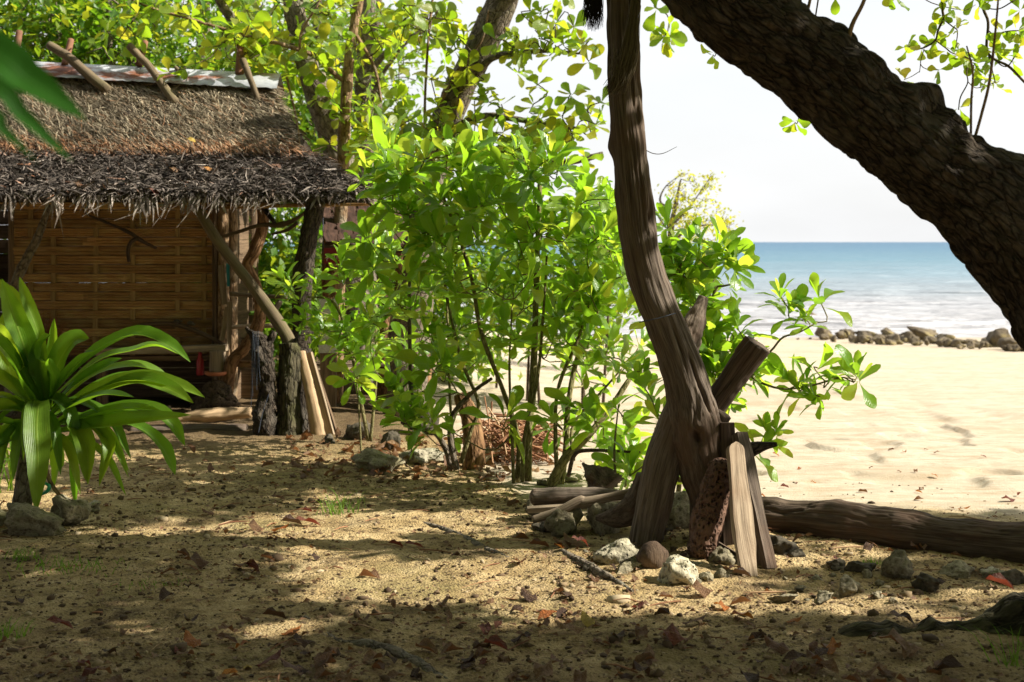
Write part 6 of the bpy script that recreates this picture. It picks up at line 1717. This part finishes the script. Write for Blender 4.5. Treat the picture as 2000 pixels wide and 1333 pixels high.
bake_leaves(MB(), lv, AL_LO).build('crown', M['almond_leaf'], big, kind='stuff')  # unseen crown, its leaves placed to cast the wanted shade
# shoots growing from the upper side of the trunk
for pts, r in (([(1896, 290, 5.06), (1897, 200, 5.06), (1900, 140, 5.06), (1888, 90, 5.06)], .005), ([(1898, 290, 5.04), (1918, 220, 5.04), (1934, 150, 5.04), (1948, 20, 5.04), (1952, -60, 5.04)], .006), ([(1654, 95, 5.02), (1664, 50, 5.02), (1688, 0, 5.02), (1700, -60, 5.02)], .010), ([(1574, 30, 5.02), (1580, 10, 5.02), (1590, -40, 5.02)], .007)):
    obj_tube('shoot', M['bark_brown'], big, [P(*p) for p in pts], [r, r * .9, r * .7, r * .5][:len(pts)], seg=6, rings=24, rough=.1)
# twig with leaves hanging into the upper right corner
HY = 8.6
spray = thing('hanging_branch', 'leafy almond branch hanging into the sky at the upper right', 'branch', P(1915, -120, HY))
tw = [([(1915, -160), (1912, -40), (1920, 15), (1930, 45), (1927, 95), (1940, 115), (1970, 130), (1998, 158), (2030, 190)], .010), ([(1838, -80), (1840, 10), (1842, 35), (1832, 60), (1826, 80), (1800, 95), (1775, 92)], .007), ([(1842, 38), (1860, 52), (1870, 62), (1866, 95)], .004),
      ([(1826, 78), (1848, 95), (1860, 104), (1885, 112), (1898, 118)], .004), ([(1898, 118), (1888, 140), (1890, 162), (1876, 190), (1872, 215)], .004), ([(1805, 96), (1798, 125), (1812, 136), (1834, 137)], .003), ([(1796, 140), (1780, 150), (1766, 156)], .003), ([(1798, 125), (1796, 142)], .003),
      ([(1920, 15), (1950, 18), (1980, 2), (2020, -20)], .004), ([(1930, 60), (1945, 70), (1965, 62), (1990, 60)], .004), ([(1940, 115), (1960, 130), (1975, 122), (2000, 75)], .004), ([(1927, 95), (1936, 130), (1944, 162)], .004), ([(1890, 160), (1905, 172), (1925, 168), (1942, 162)], .003), ([(1915, -160), (1870, -130), (1838, -80)], .008), ([(1700, -90), (1770, -110), (1838, -80)], .006), ([(1738, -60), (1740, -10)], .004), ([(1700, -90), (1650, -60), (1632, -10)], .004), ([(1838, -60), (1800, -20), (1815, 4), (1880, 20), (1905, 10)], .003)]
nodes = []
for pts, r in tw:
    path = [P(x, y, HY + .12 * math.sin(x * .05)) for x, y in pts]
    obj_tube('twig', M['twig'], spray, path, [r * 1.1, r * .8], seg=6, rings=max(10, 4 * len(path)), rough=.12)
lv = []
for x, y in ((1772, 92), (1768, 156), (1800, 96), (1826, 78), (1832, 56), (1842, 30), (1858, 22), (1866, 45), (1864, 60), (1866, 96), (1834, 137), (1848, 100), (1862, 106), (1896, 118), (1878, 108), (1910, 140), (1925, 155), (1874, 212), (1944, 164), (1930, 150), (1950, 62), (1962, 60), (1985, 60), (1975, 118), (1990, 62), (1945, 112), (1940, 95), (1912, 8), (1740, -6), (1632, -8), (1905, -4), (1935, 0), (1985, 96), (1960, 108), (1845, 8), (1820, 86), (1992, 20), (1905, 125), (1752, -4)):
    lv += rosette(P(x, y, HY + .12 * math.sin(x * .05)), (U(-.5, .5), U(-.6, -.1), U(-.7, .5)), RND.randint(3, 5), .105 * U(.85, 1.1), (55, 110), .01, .15)
place_leaves(lv, AL_ME, AL_T, spray, M['almond_leaf'], 260)
def lone(px, py, Y, n, label):
    b = P(px, py, Y)
    s = thing('hanging_twig', label, 'branch', P(px + 14, py - 160, Y))
    obj_tube('twig', M['twig'], s, [P(px + 60, py - 330, Y), P(px + 30, py - 140, Y), P(px + 8, py - 10, Y), b], [.006, .004, .003, .0025], seg=5, rings=20)
    place_leaves(rosette(b, (-.2, -.3, -.5), n, .105, (40, 100), .02, .2), AL_ME, AL_T, s, M['almond_leaf'], 30)
lone(1552, 240, 8.4, 7, 'small leaf cluster hanging alone under the arching trunk')
lone(1392, 108, 8.4, 5, 'few leaves peeping out below the arching trunk near the post')

# ------------------------------------------------------------------ litter
FL_T = [leaf_tpl(OVALE, .50, .45, .30, .4, 0, .3), leaf_tpl(OVALE, .46, .25, .45, .6, 1, -.4), leaf_tpl(OVALE, .56, .75, .15, .4, 2, .2), leaf_tpl(OVALE, .48, -.4, -.3, .5, 3, .4), leaf_tpl(OVALE, .55, -.2, .25, .7, 4, -.3), leaf_tpl(OVALE, .45, 1.1, .2, .4, 5, .2)]
FL_ME = {k: tpl_meshes(FL_T, M[k], 'fallen_leaf') for k in ('dead_brown', 'dead_red', 'dead_orange', 'dead_dark', 'dead_yellow')}
def fallen(px, py, ln_px, mat, label, group, az=None, var=None, tilt=.22):
    p = G(px, py)
    p.z = ground_at(p.x, p.y) + .012
    ln = ln_px / F * p.y
    a = U(0, 6.283) if az is None else az
    y = Vector((math.cos(a), math.sin(a), U(-.08, .14)))
    n = Vector((U(-tilt, tilt), U(-tilt, tilt), 1))
    Mx = Matrix.Translation(p) @ basis(y, n).to_4x4() @ Matrix.Scale(ln, 4)
    me = FL_ME[mat][RND.randrange(6) if var is None else var]
    if me.users < 0: pass
    o = inst('fallen_leaf', me, None, Mx)
    lowest = min((Mx @ v.co).z for v in me.vertices)
    o.location.z += p.z - .012 - lowest + .001
    return tag(o, label, 'leaf', group)
LG = 'leaves fallen on the sandy ground'
for px, py, ln, mat, lb, az, var in [
    (90, 1222, 56, 'dead_red', 'crimson fallen leaf at the lower left', .1, 0), (548, 1240, 42, 'dead_orange', 'bright orange curled leaf in the middle foreground', .6, 3),
    (1282, 1268, 66, 'dead_red', 'maroon leaf with pale underside lying near the bottom edge', -.4, 4), (945, 1262, 58, 'dead_red', 'folded dark maroon leaf standing like a tent', -.6, 5),
    (1715, 1284, 92, 'dead_brown', 'large flat brown leaf beside the lower right root', .05, 4), (1620, 1290, 52, 'dead_orange', 'orange leaf curled by the lower right root', 1.2, 3),
    (1590, 1304, 60, 'dead_brown', 'bent tan leaf in front of the root', -.9, 2), (548, 1036, 44, 'dead_dark', 'dark upright leaf at the left of the dark red pair', .2, 5),
    (572, 1032, 56, 'dead_red', 'long dark red leaf on the lit sand by the grass tuft', .05, 0), (474, 1044, 46, 'dead_brown', 'brown leaf left of the dark red pair', 0, 4),
    (528, 1048, 34, 'dead_orange', 'small orange-edged leaf under the dark red pair', .1, 3), (1338, 1166, 58, 'dead_brown', 'red-brown leaf before the bulging coral stone', -.1, 4),
    (1534, 1224, 34, 'dead_orange', 'glowing orange leaf in the shade right of centre', .2, 3), (1925, 1156, 58, 'dead_red', 'purple-brown leaf leaning on the stones at the right', -.7, 5),
    (512, 1216, 50, 'dead_dark', 'dark folded leaf heap piece left of the orange leaf', .3, 5), (1080, 1170, 30, 'dead_brown', 'tan leaf on the lit patch before the stick', .5, 2),
    (1705, 1030, 34, 'dead_red', 'red curled leaf on the beach behind the long log', -.1, 0), (1955, 980, 30, 'dead_red', 'reddish leaf on the beach near the frame edge', 0, 4),
    (1870, 1002, 24, 'dead_orange', 'orange leaf scrap on the beach behind the log', 0, 3), (1524, 954, 18, 'dead_red', 'dark red leaf on the beach right of the planks', 0, 5),
    (600, 1094, 30, 'dead_dark', 'dark leaf scrap on the middle sand', 0, 4), (700, 1126, 50, 'dead_brown', 'bark-like curled leaf in the middle lit patch', -.4, 2), (758, 1072, 30, 'dead_red', 'dark red leaf scrap below the root', .1, 5),
    (790, 1078, 40, 'dead_red', 'long dark leaf lying below the thin root', 0, 0), (590, 1000, 22, 'dead_red', 'upright dark red leaf by the grass tuft', .3, 5), (356, 1116, 60, 'dead_brown', 'rust leaf in the shade at middle left', .1, 4),
    (880, 900 + 190, 26, 'dead_dark', 'small dark leaf on the shadow band', .3, 2), (1230, 1245, 34, 'dead_brown', 'pale underside of a leaf at the shade border', .8, 1)]:
    fallen(px, py, ln, mat, lb, LG, az, var)
cnt = 0
lab0 = {'dead_brown': 'dry brown leaf among the scattered litter on the ground', 'dead_dark': 'blackish rotting leaf among the scattered litter on the ground', 'dead_orange': 'rusty orange leaf among the scattered litter on the ground', 'dead_red': 'dull red leaf among the scattered litter on the ground', 'dead_yellow': 'yellowed leaf among the scattered litter on the ground'}
SHAPE = ('cupped', 'curling', 'tightly folded', 'arched', 'wavy', 'rolled')
HUE = {'dead_brown': 'brown', 'dead_dark': 'blackish', 'dead_orange': 'rusty orange', 'dead_red': 'dull red', 'dead_yellow': 'yellowed'}
MARKS = [(60, 1040, 'by the edging stones of the strap-leaved plant'), (330, 900, 'near the hut step'), (300, 1080, 'on the shaded soil between plant and grass tuft'), (150, 1190, 'below the low grass patch at the lower left'), (120, 1300, 'in the lower left corner'), (430, 1270, 'along the bottom edge left of the middle root'), (470, 1160, 'left of the middle lit patch'), (640, 970, 'around the bright grass tuft'), (700, 1230, 'beside the middle foreground root'), (800, 1120, 'on the middle lit patch'), (760, 930, 'before the long tan stone'), (960, 1020, 'along the thin snaking root'), (1000, 1300, 'along the bottom edge near the middle'), (1080, 1220, 'in the shade before the lit stones'), (1150, 1130, 'around the bark covered stick'), (1320, 1200, 'in front of the bulging coral stone'), (1350, 1290, 'on the dark soil at the bottom right of centre'), (1530, 1170, 'right of the leaning planks'), (1560, 1280, 'before the root at the lower right'), (1700, 1150, 'among the stones before the long log'), (1900, 1150, 'under the far part of the long log'), (1850, 1290, 'in the lower right corner')]
def litter_label(px, py, ln_m, mat, v):
    mk = min(MARKS, key=lambda t: (t[0] - px) ** 2 + (1.6 * (t[1] - py)) ** 2)[2]
    sz = 'large' if ln_m > .095 else ('small' if ln_m < .07 else 'mid-sized')
    return f'{sz} {SHAPE[v]} {HUE[mat]} leaf {mk}'
while cnt < 195:
    px, py = U(-20, 2020), 860 + 480 * U(0, 1) ** .55
    p = G(px, py)
    if p.x > .4 and p.y > 7.2: continue
    if vnoise(np.array([[p.x * 1.6, p.y * 1.6, 3.0]]))[0] < U(-.6, .5): continue
    if 480 < px < 1000 and 930 < py < 1180 and U(0, 1) < .75: continue
    mat = RND.choices(('dead_brown', 'dead_dark', 'dead_orange', 'dead_red', 'dead_yellow'), (56, 32, 6, 7, 2))[0]
    v = RND.randrange(6); lm = U(.05, .115)
    fallen(px, py, lm * F / p.y, mat, litter_label(px, py, lm, mat, v), LG, None, v)
    cnt += 1
cnt = 0
while cnt < 44:
    px, py = U(1100, 2000), 880 + 120 * U(0, 1)
    p = G(px, py)
    if p.y < 7.7: continue
    cnt += 1
    mat = RND.choice(('dead_brown', 'dead_red', 'dead_orange', 'dead_brown')); v = RND.randrange(6)
    side = 'left of the post' if px < 1260 else ('just right of the planks' if px < 1600 else ('beyond the log middle' if px < 1800 else 'beyond the log end'))
    fallen(px, py, U(.03, .065) * F / p.y, mat, f'{SHAPE[v]} {HUE[mat]} leaf scrap on the beach {side}', 'leaves blown onto the beach', None, v)
lv = []
for k in range(300):
    px, py = U(560, 1070), U(862, 938)
    p = G(px, py); p.z = ground_at(p.x, p.y) + U(.005, .03)
    lv.append((p, basis((U(-1, 1), U(-1, 1), U(-.2, .3)), (U(-.6, .6), U(-.6, .6), 1)), U(.05, .12), U(0, 1)))
tag(bake_leaves(MB(), lv, FL_T).build('shrub_litter', M['dead_brown'], None), 'bed of dead leaves under the shrubs', 'litter', kind='stuff')
# crumbs of soil, bark and leaf: nobody could count them
def scatter(n, xr, yr, size, dens, flat=1.0, tri=False):
    V0, T0 = ICO[1]
    q = np.stack([rng.uniform(*xr, n * 3), yr[0] + (yr[1] - yr[0]) * rng.random(n * 3) ** 1.3], -1)
    keep = fbm(np.concatenate([q * 1.7, np.zeros((len(q), 1))], 1), 3) + rng.normal(0, .25, len(q)) > dens
    q = q[keep][:n]
    b = beach_mask(q[:, 0], q[:, 1])
    q = q[rng.random(len(q)) > b * .93]
    z = gz(q[:, 0], q[:, 1]) + ground_bumps(q[:, 0], q[:, 1])
    s = size * np.exp(rng.normal(0, .45, len(q)))
    sc = np.stack([s * rng.uniform(.7, 1.5, len(q)), s * rng.uniform(.7, 1.5, len(q)), s * rng.uniform(.4, 1.0, len(q)) * flat], -1)
    jit = 1 + .35 * rng.normal(0, 1, (len(q), len(V0), 1)) * .6
    V = V0[None] * sc[:, None] * jit
    a = rng.uniform(0, 6.28, len(q)); c, s_ = np.cos(a), np.sin(a)
    V = np.stack([V[..., 0] * c[:, None] - V[..., 1] * s_[:, None], V[..., 0] * s_[:, None] + V[..., 1] * c[:, None], V[..., 2]], -1)
    V += np.stack([q[:, 0], q[:, 1], z + sc[:, 2] * .25], -1)[:, None]
    Tt = (T0[None] + (np.arange(len(q)) * len(V0))[:, None, None]).reshape(-1, 3)
    return V.reshape(-1, 3), [Tt], None, np.repeat(rng.random(len(q)), len(V0))
m = NT('soil_crumbs')
M['crumbs'] = m.surf(m.ramp(m.attr('tint'), [(0, (.05, .032, .018)), (.45, (.11, .072, .04)), (.75, (.24, .17, .095)), (1, (.40, .32, .20))]), .95)
tag(MB().add(*scatter(13000, (-2.6, 2.9), (4.3, 9.2), .0046, -.45)).build('soil_crumbs', M['crumbs'], None, False), 'dark crumbs of soil strewn over the sandy ground', 'soil', kind='stuff')
tag(MB().add(*scatter(1000, (-2.6, 2.9), (4.3, 8.6), .009, 0.05)).build('gravel', M['crumbs'], None, True), 'scattered pebbles and bits of coral on the ground', 'gravel', kind='stuff')
xy = np.stack([rng.uniform(-2.8, 2.8, 14000), 4.3 + 6.5 * rng.random(14000) ** 1.2], -1)
ok = (rng.random(14000) > beach_mask(xy[:, 0], xy[:, 1]) * 1.2 - .05) & (vnoise(np.concatenate([xy * 1.6, np.full((14000, 1), 3.0)], 1)) > rng.uniform(-.7, .4, 14000))
xy = xy[ok][:4200]
zz = gz(xy[:, 0], xy[:, 1]) + ground_bumps(xy[:, 0], xy[:, 1])
bits = [(Vector((x, y, z + U(.002, .012))), basis((U(-1, 1), U(-1, 1), U(-.2, .3)), (U(-.6, .6), U(-.6, .6), 1)), U(.010, .042), U(0, 1)) for (x, y), z in zip(xy, zz)]
tag(bake_leaves(MB(), bits, [leaf_tpl(OVAL_LO, .5, .4, .3), leaf_tpl(OVAL_LO, .25, .2, .5), leaf_tpl(OVAL_LO, .8, .6, .2)]).build('leaf_litter', M['dead_brown'], None), 'small broken bits of dead leaf littering the soil', 'litter', kind='stuff')
mb = MB()
for k in range(240):
    x, y = U(-2.8, 2.6), U(4.5, 9.5)
    if y > 7.6 and x > -.5: continue
    a = U(0, 6.28); L = U(.04, .22); d = Vector((math.cos(a), math.sin(a), 0)) * L * .5
    z = ground_at(x, y) + .006
    p = Vector((x, y, z)); r = U(.0012, .004)
    mb.add(*tube([p - d, p + Vector((U(-.01, .01), U(-.01, .01), U(0, .012))), p + d], [r, r, r * .5], seg=4, rings=5, cap=False), tint=U(0, 1))
tag(mb.build('twig_litter', M['dry_vine'], None), 'thin dry twigs strewn over the soil', 'twigs', kind='stuff')
# grass
def grass(label, px, py, n, h, spread, name='grass_tuft'):
    b = G(px, py)
    gb = ground_at(b.x, b.y)
    mb = MB(); lv = []
    for k in range(n):
        o = Vector((rng.normal(0, spread), rng.normal(0, spread * .6), 0))
        p = b + o; p.z = gb
        L = h * U(.5, 1.2); d = Vector((U(-.6, .6), U(-.6, .6), 1)).normalized()
        C = [p, p + d * L * .6, p + d * L * .85 + Vector((d.x, d.y, -.15)) * L * .4]
        q = catmull(C, 5); sd_ = d.cross(Vector((U(-1, 1), U(-1, 1), 0))).normalized() * .0022
        V, g = [], []
        for i in range(5):
            w = np.array(sd_) * (1 - i / 4.4)
            V += [q[i] - w, q[i] + w]; g += [(-1, i / 4, 0), (1, i / 4, 0)]
        mb.add(np.array(V), [np.array([(2 * i, 2 * i + 1, 2 * i + 3, 2 * i + 2) for i in range(4)])], np.array(g), U(0, 1))
    t = thing(name, label, 'grass', b, 'grass tufts on the soil')
    mb.build('blades', M['grass_blade'], t, kind='stuff')
grass('thin bright grass tuft standing on the sunlit sand', 662, 1008, 60, .16, .05)
grass('low grass patch in the shade at the lower left', 120, 1112, 130, .06, .14)
grass('small grass tuft under the edging stones', 48, 1096, 60, .08, .04)
grass('short grass blades at the lower left frame edge', 8, 1240, 50, .09, .05)
grass('sparse grass blades at the lower right frame edge', 1980, 1300, 30, .16, .05)
grass('tiny green sprout before the long log', 1703, 1112, 26, .05, .02)
grass('thin scatter of moss green blades left of the middle', 300, 1135, 90, .03, .16)
